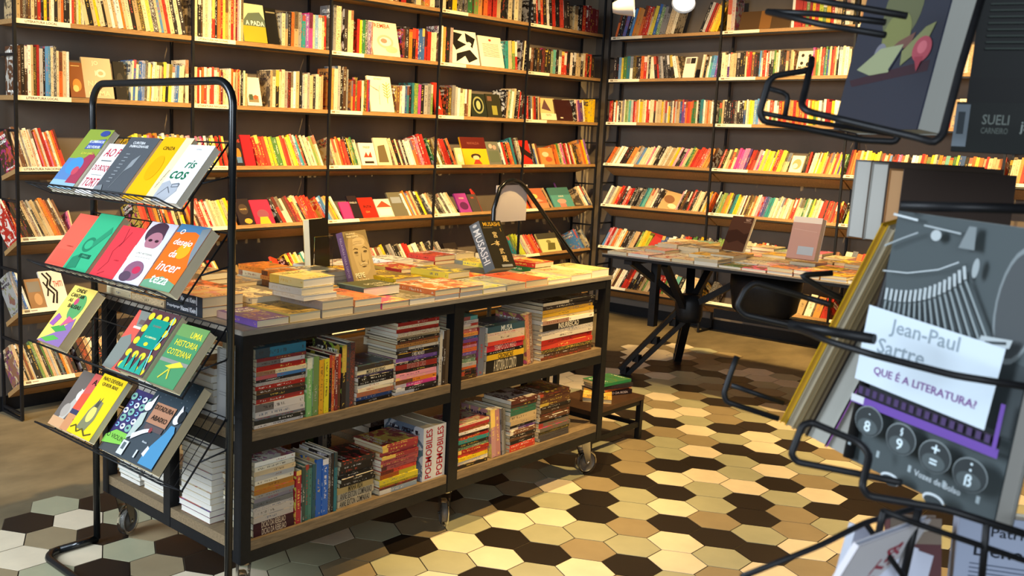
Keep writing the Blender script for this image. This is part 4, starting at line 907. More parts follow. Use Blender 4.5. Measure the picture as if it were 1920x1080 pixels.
# second rows behind, seen through the open sides
stack('the hidden back pile beside the left end, bottom shelf', 1.700, 1.900, BOT, 'DWWUWWWWWDWDWD', .262, y=2.335, cols={1:'#d8d4cc',2:'#d8d4cc',4:'#dcd8d0',5:'#d4d0c8'}, page='#e8e4da') if False else None
def pile_y(where, x, y0, y1, z0, kinds, H, dep=.15, cols={}, pg='#e4e0d6', spine_right=True):
    """flat books seen from the trolley's short side: page edges towards -x"""
    n = len(kinds); z = z0+.0006
    for i, ch in enumerate(kinds):
        th = H/n; h = (y1-y0)-RB.uniform(0, .012); x_ = x+RB.uniform(0, .014)
        M = Matrix(((0, -1, 0, x_+dep), (0, 0, -1, y0+h), (1, 0, 0, z), (0, 0, 0, 1)))   # spine to +x, head to -y
        mb = MB(); c1, c2, p_ = book(mb, M, th*.97, dep, h, ch, hexc(cols[i]) if i in cols else None, None, False, pg)
        org = M @ Vector((th/2, dep/2, 0)); b = mb.build('book', None, org)
        tag(b, f"{CNAME[ch]} book, {POSN(i, n)} in {where}", 'book', f"books in {where}"[:60])
        p = MB(); pages(p, M, th*.97, dep, h, p_); p.build('page_block', b, org); z += th
pile_y('the near pile on the trolley\'s short side', 1.66, 2.335, 2.500, BOT, 'RUWWWWWUWWDWDB', .27, cols={0:'#8a2028', 1:'#2a3a70', 7:'#8a94b4'})
pile_y('the small white pile low at the short side', 1.665, 2.60, 2.735, BOT, 'WWSWDW', .085)
pile_y('the small pile at the far low corner', 1.665, 2.745, 2.880, BOT, 'DWTW', .060)
pile_y('the white-paged pile behind the display rack', 1.665, 2.335, 2.50, MID, 'WDWWDWW', .15, dep=.13)
pile_y('the far pile behind the display rack', 1.665, 2.60, 2.76, MID, 'PDWE', .10, dep=.13)
# cover standing outward at the near end of the middle shelf
LLc = Vector((1.672, 2.50, MID+.001))
# (stands in front of the leftmost pile, facing the short side)
Mc = cover_M((1.684, 2.331, MID+.001), (0, -1, 0), (0, 0, 1), .010)
full_book(Mc, .010, .125, .215, 'W', 'white book with fine print and a small grey figure on the trolley\'s short side', None, hexc('#cfd0d0'), hexc('#8a8a8a'), '#eeeae0',
  [('l', [(.12, .93-.035*i), (.88-.1*(i % 3), .93-.035*i)], .006, '#8a8c90') for i in range(9)] + [('p', [(.5,.12),(.45,.35),(.55,.5),(.62,.5),(.7,.35),(.72,.12)], '#5a5c60'), ('e', .6, .54, .05, .04, '#6a6c70'), ('l', [(.12,.4),(.38,.4)], .006, '#8a8c90'), ('l', [(.12,.36),(.38,.36)], .006, '#8a8c90')], plain_cover=True)
for (where, x0, x1, z0, kinds, H) in (('the back row, middle shelf left bay', 1.95, 2.16, MID, 'DBDWDS', .12), ('the second back pile, middle shelf left bay', 2.25, 2.45, MID, 'DPDBSDD', .16), ('the back pile, middle shelf right bay', 2.75, 2.97, MID, 'DBRWRWS', .20),
   ('the back pile, bottom shelf left bay', 1.93, 2.12, BOT, 'DBOSBO', .20), ('the second back pile, bottom shelf right bay', 2.66, 2.86, BOT, 'DBDDB', .13)):
    stack(where, x0, x1, z0, kinds, H, y=2.66)
upright('the dim back row, bottom shelf', 2.20, 2.42, BOT, 'OBBOGGDEWD', .20, y=2.62)
# ------------------------------------------------------------------ books laid out on top of the trolley
def table_book(x, y, z, w_, h, th, ch, lab, yaw=0, c1=None, c2=None, items=None, grp='books laid on the trolley top', sp=None):
    M = Matrix.Translation((x, y, z)) @ Matrix.Rotation(yaw, 4, 'Z') @ Matrix(((0, 1, 0, 0), (0, 0, 1, 0), (1, 0, 0, 0), (0, 0, 0, 1)))
    mb = MB(); c1, c2, pg = book(mb, M, th, w_, h, ch, c1, c2, False)
    org = M @ Vector((th/2, w_/2, h/2)); o = mb.build('book', None, org); tag(o, lab, 'book', grp)
    p = MB(); pages(p, M, th, w_, h, pg); p.build('page_block', o, org)
    if items:
        a = MB(); art(a, M @ frame((th, 0, 0), (0, 1, 0), (0, 0, 1)), w_, h, items); a.build('cover_print', o, org)
    if sp:
        a = MB(); art(a, M @ frame((0, 0, h), (0, 0, -1), (1, 0, 0)), h, th, sp); a.build('spine_print', o, org)
    return o
T0 = TZ+.0006
# front row, left to right: x, width, [(thickness, kind, c1, c2)], text
FR = [
 (1.702, .117, [(.020, 'P', '#6a4a90', '#b08a6a')]),
 (1.822, .122, [(.026, 'S', '#c8a850', '#8a7440')]),
 (1.947, .130, [(.024, 'E', '#9a8c7c', '#b89a80'), (.027, 'E', '#a09084', '#c0a890')]),
 (2.080, .118, [(.020, 'S', '#b89470', '#a05a48'), (.022, 'O', '#d88a58', '#c86a48')]),
 (2.201, .125, [(.020, 'K', '#c84a80', '#e0d060')]),
 (2.329, .122, [(.020, 'S', '#a8a088', '#6a6a50')]),
 (2.454, .128, [(.018, 'O', '#e8824a', '#f0e0c0'), (.020, 'O', '#e07a40', '#f3e8cc')]),
 (2.585, .126, [(.018, 'S', '#d8b480', '#b86a50'), (.016, 'R', '#b86a50', '#e0c890')]),
 (2.714, .130, [(.020, 'Y', '#e2d870', '#b0b8b0')]),
 (2.848, .112, [(.022, 'E', '#a8a490', '#c8b880')]),
 (2.963, .136, [(.026, 'R', '#f0683c', '#e85a34')]),
 (3.103, .150, [(.016, 'W', '#f0dc9c', '#e8c070')]),
 (3.257, .140, [(.022, 'O', '#f2c088', '#e8a868')]),
 (3.400, .132, [(.030, 'W', '#f0d890', '#d8c070')]),
]
FRN = ['purple-spined book at the near left corner', 'tan paperback', 'thick plastic-wrapped grey book', 'orange-pink book', 'book with bright pink spine', 'grey-beige book', 'orange and white book', 'reddish tan book', 'pale yellow wrapped book', 'silvery wrapped book', 'bright orange-red book', 'cream paperback with curling cover', 'peach book', 'thick cream book at the far right corner']
for (x, w_, pile), nm in zip(FR, FRN):
    z = T0
    for i, (th, ch, a, b) in enumerate(pile):
        table_book(x, 2.160+RB.uniform(0, .006), z, w_, .198, th, ch, f"{nm}{', upper one' if i and len(pile) > 1 else ', under its twin' if len(pile) > 1 else ''}, front row on the trolley top", RB.uniform(-.02, .02) if len(pile) < 2 else 0, hexc(a), hexc(b)); z += th+.0004
# teal-grey hardcover over the pile in the middle of the front row
table_book(2.215, 2.262, T0+.0225, .17, .13, .030, 'E', 'slate-teal hardcover with cream title lying across the front row of the trolley top', .0, hexc('#5c6c68'), hexc('#4c5444'), [('r', 0, 0, 1, 1, '#56593f'), ('r', 0, 0, .1, 1, '#5c7478'), ('t', 'DO QUE', .6, .42, .2, .5, '#e0d8b8'), ('t', 'EU NAO', .7, .16, .2, .5, '#e0d8b8')])
# three small cream books on the thick grey pair
for i, (dx, th, a, b) in enumerate(((.0, .017, '#e6ddc8', '#d0c0a0'), (-.006, .021, '#d8d4c4', '#c8b890'), (.004, .026, '#f0d890', '#e8b830'))):
    z_ = T0+.0522+sum((.017, .021, .026)[:i])+.0005*i
    table_book(1.900+dx, 2.195+.004*i, z_, .135, .15, th-.0005, 'W', ['lowest of three small cream books piled near the trolley front', 'middle one of three small cream books piled near the trolley front', 'yellow-topped upper one of three small cream books near the trolley front'][i], .03*i, hexc(a), hexc(b))
# rows further back
row_names = {1: 'second row', 2: 'third row', 3: 'back row'}
kb = 'WSWYOWSEWSWORGSYWWSY'
for r_, (y0, hh) in enumerate(((2.372, .19), (2.575, .185), (2.772, .155)), 1):
    x = 1.66 if r_ > 1 else 1.84; j = 0
    while x < 3.40:
        w_ = RB.uniform(.125, .142); skipx = (r_ == 1 and (2.28 < x+.07 < 2.50 or 3.00 < x+.07 < 3.27)) or (r_ == 2 and (3.05 < x+.07 < 3.27 or 1.95 < x+.07 < 2.2)) or (r_ == 1 and 1.98 < x+.07 < 2.16)
        n = 0 if skipx else (RB.choice([1, 2, 2, 3]) if r_ > 1 else RB.choice([1, 2, 2]))
        z = T0; prev = None
        for i in range(n):
            th = .018 if skipx else RB.uniform(.014, .024); ch = RB.choice(kb) if i == 0 or RB.random() < .3 else ch
            table_book(x+RB.uniform(0, .004), y0+RB.uniform(0, .006), z, w_-.006, hh, th, ch, f"{CNAME[ch]} book, {'alone' if n == 1 else 'bottom of pile' if i == 0 else 'top of pile' if i == n-1 else 'mid-pile'}, {NTH(j+1)} from left, {row_names[r_]}, trolley top", RB.uniform(-.015, .015))
            z += th+.0004
        x += w_; j += 1
# two dark-spined orange books at the left edge, spines outward
for i in range(2):
    table_book(1.660, 2.372, T0+.0305*i, .15, .195, .030, 'D', ['lower', 'upper'][i]+' of two charcoal-spined orange-marbled books at the trolley top\'s left edge', 0, hexc('#e8a060') if i else hexc('#3a3c40'), hexc('#f4d8a0'),
               None, sp=[('r', 0, 0, 1, 1, '#34373c'), ('t', 'Doppelganger', .22, .5, .36, .36, '#dfe2e4'), ('t', 'Naomi Klein', .62, .5, .5, .40, '#f0f2f4'), ('r', .84, .1, .855, .95, '#f0f2f4')])
# leaning books for show
def lean_book(LL, r, u, w_, h, th, ch, lab, c1, c2, items, sp_items=None, page=None):
    M = cover_M(LL, r, u, th)
    mb = MB(); a1, a2, pg = book(mb, M, th, w_, h, ch, hexc(c1), hexc(c2), False, page)
    for i in range(len(mb.m)):
        if mb.mats[mb.m[i]] in ('cover', 'spine'): mb.m[i] = mb.mi('print')
    org = M @ Vector((th/2, w_/2, 0)); o = mb.build('book', None, org); tag(o, lab, 'book')
    p = MB(); pages(p, M, th, w_, h, pg); p.build('page_block', o, org)
    if items: a = MB(); art(a, M @ frame((th, 0, 0), (0, 1, 0), (0, 0, 1)), w_, h, items); a.build('cover_print', o, org)
    if sp_items: a = MB(); art(a, M @ frame((0, 0, 0), (1, 0, 0), (0, 0, 1)), th, h, sp_items); a.build('spine_print', o, org)
    return o
u_ = Vector((.031, .481, .876)); r__ = Vector((.999, .004, -.037))
LL = Vector((3.155, 2.456, .979)) - r__*.07 - u_*.1035
lean_book(LL, r__, u_, .14, .207, .054, 'D', 'thick black book with gold brush characters standing on the trolley top', '#2a2822', '#6a7078',
  [('r', 0, 0, 1, 1, '#2c2a22'), ('t', 'MUSASHI', .52, .925, .085, .92, '#c9a030'), ('t', '1', .86, .80, .07, .1, '#c9a030'), ('l', [(.08,.85),(.5,.85)], .008, '#8a7a50'),
   ('t', '宮', .52, .70, .13, .26, '#cdb880'), ('t', '本', .50, .52, .13, .3, '#cdb880'), ('l', [(.18,.49),(.42,.52)], .014, '#cdb880'), ('t', '武', .58, .35, .12, .26, '#cdb880'), ('t', '蔵', .60, .19, .14, .26, '#cdb880'), ('r', .35, .02, .85, .07, '#8a8e94')],
  [('r', 0, 0, 1, 1, '#59626c'), ('t', 'MUSASHI', .5, .5, .17, .72, '#c8ccd0', -90), ('e', .5, .94, .22, .03, '#aab0b6')])
PB = on_z(667, 541, T0+.012)
lean_book((PB.x, PB.y, PB.z), (.985, .17, 0), (-.03, .33, .94), .14, .205, .028, 'P', 'mauve-spined book with a sepia portrait cover standing on the trolley top', '#7a5a78', '#8a6a88',
  [('r', 0, 0, 1, 1, '#8f7d56'), ('p', [(.12,.0),(.05,.35),(.08,.7),(.2,.9),(.5,.97),(.85,.9),(1,.72),(1,.0)], '#b09a6c'), ('p', [(.3,.25),(.22,.6),(.35,.86),(.75,.86),(.9,.6),(.82,.3),(.6,.2)], '#bfa978'), ('e', .58, .80, .26, .08, '#cbb688'),
   ('p', [(.05,.72),(.12,.92),(.3,.99),(.15,.99),(0,.9)], '#7c6c4a'), ('p', [(.25,.66),(.36,.70),(.48,.675),(.47,.655),(.36,.675)], '#6c5a3a'), ('p', [(.64,.68),(.76,.71),(.88,.67),(.87,.65),(.76,.685)], '#6c5a3a'),
   ('e', .37, .615, .085, .014, '#584a30'), ('e', .76, .62, .08, .014, '#584a30'), ('p', [(.27,.6),(.37,.585),(.47,.6),(.37,.594)], '#8d7a52'), ('p', [(.67,.605),(.76,.59),(.85,.605),(.76,.598)], '#8d7a52'), ('p', [(.27,.57),(.37,.555),(.47,.57),(.37,.563)], '#9c875c'),
   ('p', [(.58,.62),(.52,.5),(.50,.46),(.56,.44),(.55,.5)], '#967f54'), ('p', [(.50,.46),(.56,.435),(.64,.44),(.68,.465),(.62,.45),(.56,.45)], '#7c683f'), ('p', [(.42,.40),(.56,.43),(.72,.41),(.74,.385),(.56,.40),(.42,.38)], '#cdbb90'),
   ('p', [(.45,.355),(.57,.365),(.70,.36),(.57,.345)], '#5f4e30'), ('p', [(.34,.48),(.38,.42),(.42,.36),(.39,.42)], '#8d784e'), ('p', [(.8,.49),(.77,.42),(.75,.36),(.79,.42)], '#8d784e'), ('l', [(.3,.76),(.5,.775),(.7,.77)], .005, '#a08a5e'), ('l', [(.33,.80),(.5,.812),(.7,.805)], .005, '#a08a5e'),
   ('t', 'PALAVRAS', .3, .95, .035, .42, '#f0e4b8'), ('t', 'PARA DEPOIS', .36, .90, .035, .5, '#f0e4b8'), ('t', 'PEPE', .3, .21, .085, .5, '#f3ecc4'), ('t', 'MUJICA', .4, .09, .085, .7, '#f3ecc4')],
  [('r', 0, 0, 1, 1, '#7c5c7c'), ('t', 'PALAVRAS PARA DEPOIS', .5, .55, .05, .7, '#c8a8b8', -90)])
# large dark book leaning on a clear stand, seen from its fore edge
def lean_edge(LL, r_, u_, th, w_, hh, pg, c1, lab):
    F = frame(LL, r_, u_); r_, u_, n_ = F.col[0].xyz, F.col[1].xyz, F.col[2].xyz; o = Vector(LL) + r_*w_
    M = Matrix(((-n_.x, -r_.x, u_.x, o.x), (-n_.y, -r_.y, u_.y, o.y), (-n_.z, -r_.z, u_.z, o.z), (0, 0, 0, 1)))
    full_book(M, th, w_, hh, 'D', lab, None, hexc(c1), hexc('#3a3224'), pg, None, None, plain_cover=True)
PK = on_z(584, 524, T0+.003)
lean_edge(PK, (.98, .20, 0), (.20, .12, .97), .030, .12, .225, '#f2e6bc', '#1c1a16', 'large black book with bright cream page edges leaning on the trolley top')
def stand(x, y, z, yaw, lab):
    M = Matrix.Translation((x, y, z)) @ Matrix.Rotation(yaw, 4, 'Z'); m = MB()
    m.box((-.05, 0, 0), (.05, .09, .003), 'clear', M); m.bar(M @ Vector((0, .004, .0015)), M @ Vector((0, .065, .14)), .10, .003, 'clear', (1, 0, 0)) if False else m.box((-.05, .06, .0035), (.05, .063, .13), 'clear', M)
    o = m.build('acrylic_stand', None, (x, y, z)); tag(o, lab, 'stand')
stand(2.40, 2.60, T0+.0455, .1, 'clear acrylic book stand behind the portrait book')
# ------------------------------------------------------------------ books on the wire rack
UR = Vector((.148, 0, .178)).normalized(); RR = Vector((0, -1, 0)); NR = RR.cross(UR)
BK = [
 # basket, y left, width, height, thickness, kind, c1, label, items
 (0, 2.885, .150, .235, .022, 'G', '#8a9a3c', 'green, blue and red painted paperback, top basket, leftmost', [('r',0,0,1,.5,'#5a80b0'),('r',0,0,1,.14,'#8fb0c0'),('p',[(.55,.1),(.6,.5),(.8,.62),(1,.55),(1,.1)],'#a03a50'),('e',.45,.38,.3,.14,'#4a8ac0'),('e',.62,.30,.12,.07,'#c04a58'),('p',[(.35,.66),(.4,.8),(.95,.84),(.98,.68)],'#4a5a9c'),('e',.75,.93,.18,.05,'#3c4a8c'),('t','AS LEMBRANCAS',.66,.79,.045,.6,'#f0f0e4'),('t','DO PORVIR',.68,.70,.045,.5,'#f0f0e4'),('t','ELENA GARRO',.62,.59,.035,.5,'#d8d050')]),
 (0, 2.730, .118, .190, .012, 'W', '#ece6e0', 'white paperback with red hand-lettered title, top basket', [('t','AO PE',.55,.82,.17,.85,'#b8203c',0,.1),('t','DO BOSQUE',.5,.50,.13,.9,'#b8203c',0,.1),('t','TORTO',.52,.22,.17,.9,'#b8203c',0,.1),('r',.2,.64,.7,.665,'#7a7a78'),('r',.2,.36,.7,.375,'#9a9a96')]),
 (0, 2.622, .160, .215, .018, 'E', '#53565a', 'charcoal grey paperback with pale leaf drawing, top basket', [('t','CURITIBA',.42,.90,.045,.55,'#e8e8e8'),('t','INIMAGINAVEL',.5,.84,.045,.72,'#e8e8e8'),('p',[(.55,.4),(.6,.6),(.75,.7),(.72,.5)],'#8a8e90'),('l',[(.45,.12),(.6,.5)],.01,'#7e8284')] + [('l',[(.25,.7-.06*i),(.38,.7-.06*i)],.014,'#8c9092') for i in range(9)] + [('p',[(.0,0),(.35,.0),(.2,.16),(0,.12)],'#7c8082')]),
 (0, 2.449, .150, .222, .016, 'Y', '#f2b010', 'bright yellow paperback with cream flap, top basket', [('r',.72,0,1,1,'#ecd6a8'),('t','CINZA',.40,.82,.055,.45,'#3a2c10'),('e',.36,.5,.2,.2,'#e6a40c'),('t','LIVRO ARTESANAL',.86,.35,.022,.3,'#5a4c38',78)]),
 (0, 2.294, .122, .195, .022, 'W', '#e4e2e0', 'white paperback with green lettering, top basket, rightmost', [('t','ris',.58,.66,.14,.5,'#1f6a48',0,.2),('t','cos',.38,.46,.14,.62,'#1f6a48',0,.2),('t','AUTORIA',.5,.92,.018,.4,'#8a8a88'),('p',[(.0,.0),(0,.3),(.2,.36),(.35,.3),(.6,.34),(.7,.2),(.5,.02)],'#a8aab0'),('l',[(.1,.1),(.3,.25),(.5,.15)],.012,'#3c4048'),('l',[(.4,.3),(.65,.32),(.66,.27),(.42,.25),(.4,.3)],.01,'#3c4048')]),
 (1, 2.930, .140, .205, .016, 'R', '#e8604c', 'salmon paperback with fine lines, second basket, leftmost', [('t','O ROMANCE',.55,.40,.022,.4,'#a84434')] + [('l',[(.12,.32-.02*i),(.9,.32-.02*i)],.004,'#c44c3c') for i in range(14)]),
 (1, 2.790, .140, .212, .026, 'G', '#3aa878', 'emerald green paperback with dark drawing, second basket', [('e',.4,.45,.22,.13,'#287a58'),('e',.4,.45,.15,.08,'#3aa878'),('p',[(.5,.5),(.85,.8),(.95,.7),(.6,.4)],'#2f8a64'),('p',[(.1,.0),(.1,.2),(.4,.3),(.5,.05)],'#2a7e5c'),('r',.32,.22,.78,.29,'#1c5c44'),('t','TITULO',.55,.255,.03,.3,'#5ac090')]),
 (1, 2.634, .132, .185, .022, 'R', '#e23c44', 'red paperback with thin branch drawing, second basket', [('l',[(.35,.95),(.45,.7),(.3,.5),(.4,.3),(.25,.1)],.012,'#8a2430'),('l',[(.55,.9),(.42,.6)],.01,'#8a2430'),('t','O GRITO',.68,.35,.022,.3,'#8a2028'),('l',[(.5,.12),(.3,.05)],.01,'#8a2430')]),
 (1, 2.493, .138, .212, .026, 'W', '#d8d0dc', 'lilac-white paperback with a dark split face, second basket', [('e',.45,.82,.38,.18,'#4a3440'),('e',.5,.70,.28,.14,'#a8707c'),('e',.38,.70,.07,.022,'#3a2028'),('e',.62,.70,.07,.022,'#3a2028'),('p',[(.7,1),(1,1),(1,.5),(.85,.6)],'#c8c8d8'),('r',0,.36,1,.58,'#efe9dc'),('t','LIVRO ARTESANAL',.5,.48,.03,.6,'#3a3430'),('l',[(.2,.42),(.8,.42)],.005,'#6a6058'),('e',.5,.2,.32,.16,'#8a5a70'),('e',.6,.22,.14,.06,'#c03050'),('e',.35,.1,.2,.08,'#5a4454')]),
 (1, 2.335, .146, .215, .034, 'O', '#ee6a1e', 'orange book with large white lettering, second basket, rightmost', [('p',[(0,1),(1,1),(1,.82),(.6,.9),(0,.86)],'#4a7aa0'),('p',[(.75,.95),(1,1),(1,.4),(.85,.6)],'#7a8488'),('e',.6,.6,.2,.12,'#f0a020'),('p',[(0,0),(1,0),(1,.12),(.5,.2),(0,.1)],'#6a9a78'),('t','O',.2,.88,.08,.15,'#f6efe2',0,.25),('t','desejo',.42,.71,.13,.8,'#f6efe2',0,.25),('t','da',.36,.54,.11,.35,'#f6efe2',0,.25),('t','incer',.48,.34,.14,.85,'#f6efe2',0,.25),('t','teza',.45,.14,.12,.7,'#e8f0dc',0,.25)]),
 (2, 2.955, .150, .215, .036, 'Y', '#e6cc62', 'yellow paperback with purple and green leaves, third basket, leftmost', [('e',.65,.66,.25,.22,'#5a9a5c'),('e',.5,.75,.08,.06,'#c04a6a'),('p',[(0,0),(.5,.2),(.9,.5),(1,.3),(1,0)],'#8a6a9c'),('p',[(.1,.05),(.5,.15),(.8,.12),(.4,.02)],'#58a848'),('p',[(.2,.25),(.6,.35),(.85,.28),(.5,.2)],'#4a9a48'),('p',[(.05,.3),(.15,.5),(.35,.45),(.25,.28)],'#9a5aa0'),('p',[(.5,.3),(.6,.5),(.9,.45)],'#c85a80'),('t','ONDE',.42,.93,.065,.4,'#2a2c24'),('t','CANTAM',.4,.84,.065,.55,'#2a2c24'),('t','AS',.25,.75,.06,.2,'#2a2c24'),('t','BALEIAS',.55,.66,.065,.6,'#2a2c24')]),
 (2, 2.570, .128, .200, .014, 'R', '#e05a4c', 'coral and grey cut-out patterned paperback, third basket', [('p',[(0,0),(0,.5),(.3,.6),(.6,.4),(.4,.0)],'#7c8078'),('p',[(.1,1),(.3,.7),(.8,.75),(1,1)],'#7c8078'),('r',.3,.78,.95,.86,'#6a5a54'),('r',.2,.70,.9,.74,'#d8c8b8'),('p',[(.6,.3),(.9,.5),(.85,.2)],'#7c8078')]),
 (2, 2.462, .146, .205, .026, 'T', '#1c8a74', 'teal and yellow ornamental paperback, third basket', [('r',0,0,1,1,'#5a3c40')] + [('e',.12+.25*(i % 4),.08+.2*(i//4),.09,.06,'#e0c832') for i in range(20)] + [('p',[(.1+.2*i,.02),(.2+.2*i,.3),(.3+.2*i,.02)],'#2c9a84') for i in range(4)] + [('l',[(.92,.1),(.8,.4),(.92,.7),(.85,.95)],.02,'#7ac8d8'),('r',.22,.40,.82,.86,'#128a78'),('t','O DONO',.5,.75,.03,.4,'#a04a3c'),('t','A LUMINOSA',.52,.57,.03,.4,'#e8e0a0'),('e',.5,.46,.07,.03,'#e0c832')]),
 (2, 2.309, .132, .190, .030, 'G', '#4a8a5c', 'green paperback with yellow brushed lettering, third basket, rightmost', [('r',0,.8,1,1,'#6a9454'),('r',0,.36,1,.42,'#8a8a80'),('t','UMA',.70,.86,.1,.4,'#e2d43a'),('t','HISTORIA',.55,.70,.1,.8,'#e2d43a'),('t','COTIDIANA',.5,.54,.1,.85,'#e2d43a'),('p',[(.3,.3),(.7,.42),(.9,.36),(.5,.28)],'#d8c83c'),('l',[(.3,.1),(.5,.28),(.6,.12)],.03,'#c8c040')]),
 (3, 2.925, .150, .205, .012, 'E', '#6a6058', 'grey-brown paperback with pale swirling figures, lowest basket, leftmost', [('p',[(.2,.1),(.35,.5),(.6,.9),(.8,.85),(.6,.5),(.4,.1)],'#b8b0a4'),('e',.5,.6,.15,.1,'#d8d0c4'),('e',.3,.3,.14,.12,'#a89c90'),('r',0,0,1,.16,'#c89a70'),('l',[(.4,.7),(.9,.6)],.02,'#e0d8cc')]),
 (3, 2.822, .145, .205, .014, 'R', '#c85a52', 'red and tan paperback with black capitals, lowest basket', [('p',[(0,.3),(.3,.42),(.6,.36),(1,.5),(1,.62),(.5,.72),(0,.62)],'#e0553c'),('r',0,.26,1,.36,'#3a3c58'),('r',0,0,1,.28,'#c0865c'),('t','AS',.25,.86,.1,.3,'#2a1c20'),('t','Nomes',.62,.83,.06,.4,'#e06a80'),('t','Margem',.4,.2,.04,.5,'#a03028')]),
 (3, 2.736, .140, .210, .022, 'Y', '#e8c41e', 'yellow paperback with grey hand holding a pineapple, lowest basket', [('p',[(.25,.1),(.3,.4),(.45,.6),(.65,.58),(.7,.3),(.6,.1)],'#7c7a5a'),('e',.48,.36,.13,.13,'#d8c868'),('p',[(.42,.48),(.45,.64),(.5,.56),(.55,.66),(.56,.48)],'#4a4c40'),('t','NAO DEVERIA',.5,.93,.06,.8,'#4a4020'),('t','QUEER BIXE',.5,.84,.06,.7,'#4a4020'),('l',[(.05,.08),(.2,.14),(.35,.05),(.5,.12),(.7,.04),(.9,.1)],.025,'#5a5020')]),
 (3, 2.592, .142, .210, .016, 'P', '#3c3460', 'violet paperback with gears over a green title band, lowest basket', [('r',0,0,1,.26,'#4a4c4c')] + [('e',.1+.21*(i % 5)+.05*(i//5 % 2),.42+.115*(i//5),.06+.02*(i % 3),.035+.012*(i % 3),['#8ac0e0','#d8e4f0','#7aa898'][i % 3]) for i in range(25)] + [('e',.1+.21*(i % 5)+.05*(i//5 % 2),.42+.115*(i//5),.03,.018,'#3c3460') for i in range(25)] + [('p',[(0,.22),(.25,.34),(1,.34),(1,.2),(0,.1)],'#7cb84a'),('t','O VIOLINISTA',.52,.24,.07,.95,'#1c2a1a'),('e',.8,.07,.07,.035,'#d8d8d0')]),
 (3, 2.446, .190, .275, .034, 'E', '#3e464c', 'large slate book with white-faced figures and cardboard sign, lowest basket, rightmost', [('r',0,.68,1,1,'#344048')] + [('e',(.13*i*7) % 1,.72+(.17*i) % .26,.004,.003,'#c8d0d4') for i in range(1, 24)] + [('r',.22,.44,.74,.68,'#a8785c'),('r',.26,.37,.72,.43,'#5a4c4c'),('e',.07,.60,.09,.055,'#d8d4d8'),('p',[(.05,.63),(.14,.76),(.16,.60)],'#d8d4d8'),('p',[(0,.2),(0,.5),(.12,.54),(.17,.40),(.1,.24)],'#aab6ae'),('p',[(.08,.27),(.3,.36),(.44,.39),(.46,.36),(.32,.31),(.12,.21)],'#d8d4d8'),('e',.45,.375,.04,.03,'#8a3a3c'),('e',.88,.58,.085,.06,'#d8d4d8'),('p',[(.82,.62),(.84,.74),(.96,.64)],'#d8d4d8'),('e',.95,.62,.07,.07,'#23282c'),
  ('p',[(.62,.02),(.62,.16),(.80,.40),(.84,.50),(.94,.50),(1,.44),(1,.02)],'#4a86ac'),('p',[(.58,.12),(.62,.22),(.68,.2),(.66,.1)],'#d8d4d8'),('r',.0,.02,.16,.18,'#c8ccd0'),('r',.04,.08,.12,.16,'#5c6468'),('r',.43,.05,.47,.14,'#c8ccd0'),('t','DITADURA',.48,.625,.055,.48,'#2c2420'),('t','ABAIXO',.50,.51,.055,.4,'#2c2420'),('t','Ensaio',.50,.24,.02,.2,'#d8dce0')]),
]
used = []
for j, (b, yl, w_, h, th, ch, c1, lab, items) in enumerate(BK):
    z = CZ[b]; C0 = Vector((1.452, yl, z))
    prev = [q for q in BK[:j] if q[0] == b]; lift = 0
    for q in prev:
        if q[1]-q[2] < yl-.012: lift = max(lift, q[4]+.001 + getattr(q, 'l', 0))
    if b == 3 and j and BK[j-1][0] == 3: lift = {0: 0, 1: .015, 2: .033, 3: .0, 4: .018}[len(prev)]
    LLp = C0 + NR*(th+.004+lift) + UR*.004
    M = cover_M(LLp, RR, UR, th)
    full_book(M, th, w_, h, ch, lab + ' of wire rack', None, hexc(c1), hexc('#e0d8c8'), None, items, None, plain_cover=True)
# ------------------------------------------------------------------ second table's books
m_i = 0
U0 = UZ+.0006
yy = UY1-.012; rr = 0
for rr, x0 in enumerate((4.975, 5.155, 5.335, 5.515, 5.69)):
    y = UY1-.01-RB.uniform(0, .02); j = 0
    while y > 1.30:
        w_ = RB.uniform(.125, .145); hh = .165; n = RB.choice([1, 1, 2, 2, 3]) if rr > 0 else RB.choice([1, 1, 2]); z = U0
        for i in range(n):
            th = RB.uniform(.012, .02); ch = RB.choice('SYWKWROSWGTKSOYW') if i == 0 else ch
            # reader stands at -x: right = -y, up = +x
            M = Matrix(((0, 0, 1, x0+RB.uniform(0, .006)), (0, -1, 0, y), (1, 0, 0, z), (0, 0, 0, 1)))
            full_book_t(M, th, w_-.006, hh, ch, f"{CNAME[ch]} book, {'alone' if n == 1 else 'bottom of pile' if i == 0 else 'top of pile' if i == n-1 else 'mid-pile'}, {NTH(j+1)} from corner, {['front', 'second', 'third', 'fourth', 'rear'][rr]} row, truss-leg table", 'books laid on the truss-leg table')
            z += th+.0004
        y -= w_; j += 1
cb_ = on_z(1416, 492, U0+.045)
ut = Vector((.414, -.02, .91))
lean_book((5.30, 2.54, U0+.062), (-.173, -.983, 0), ut, .135, .205, .022, 'B', 'dark brown rounded book standing on the truss-leg table', '#4a3026', '#6a4a34', [('r',0,0,1,1,'#4a3026'),('p',[(0,.55),(.4,.62),(.8,.5),(1,.55),(1,.2),(.6,.3),(.2,.2),(0,.3)],'#35201a'),('t','AUTOR',.78,.93,.03,.3,'#d8b8a0'),('t','TERRA',.78,.89,.03,.3,'#d8b8a0'),('l',[(.6,.84),(.95,.84)],.008,'#b89880')])
lean_book((5.26, 2.16, U0+.062), (-.10, -.99, 0), (.25, 0, .97), .155, .225, .045, 'W', 'white and pale pink wrapped boxed book standing on the truss-leg table', '#c8a8a0', '#d8d0c8', [('r',0,0,1,1,'#b8948c'),('r',0,.86,1,1,'#e0d8d0'),('r',.35,.1,.9,.3,'#a8b8c8'),('l',[(.1,.7),(.9,.66)],.01,'#c8aaa2')])
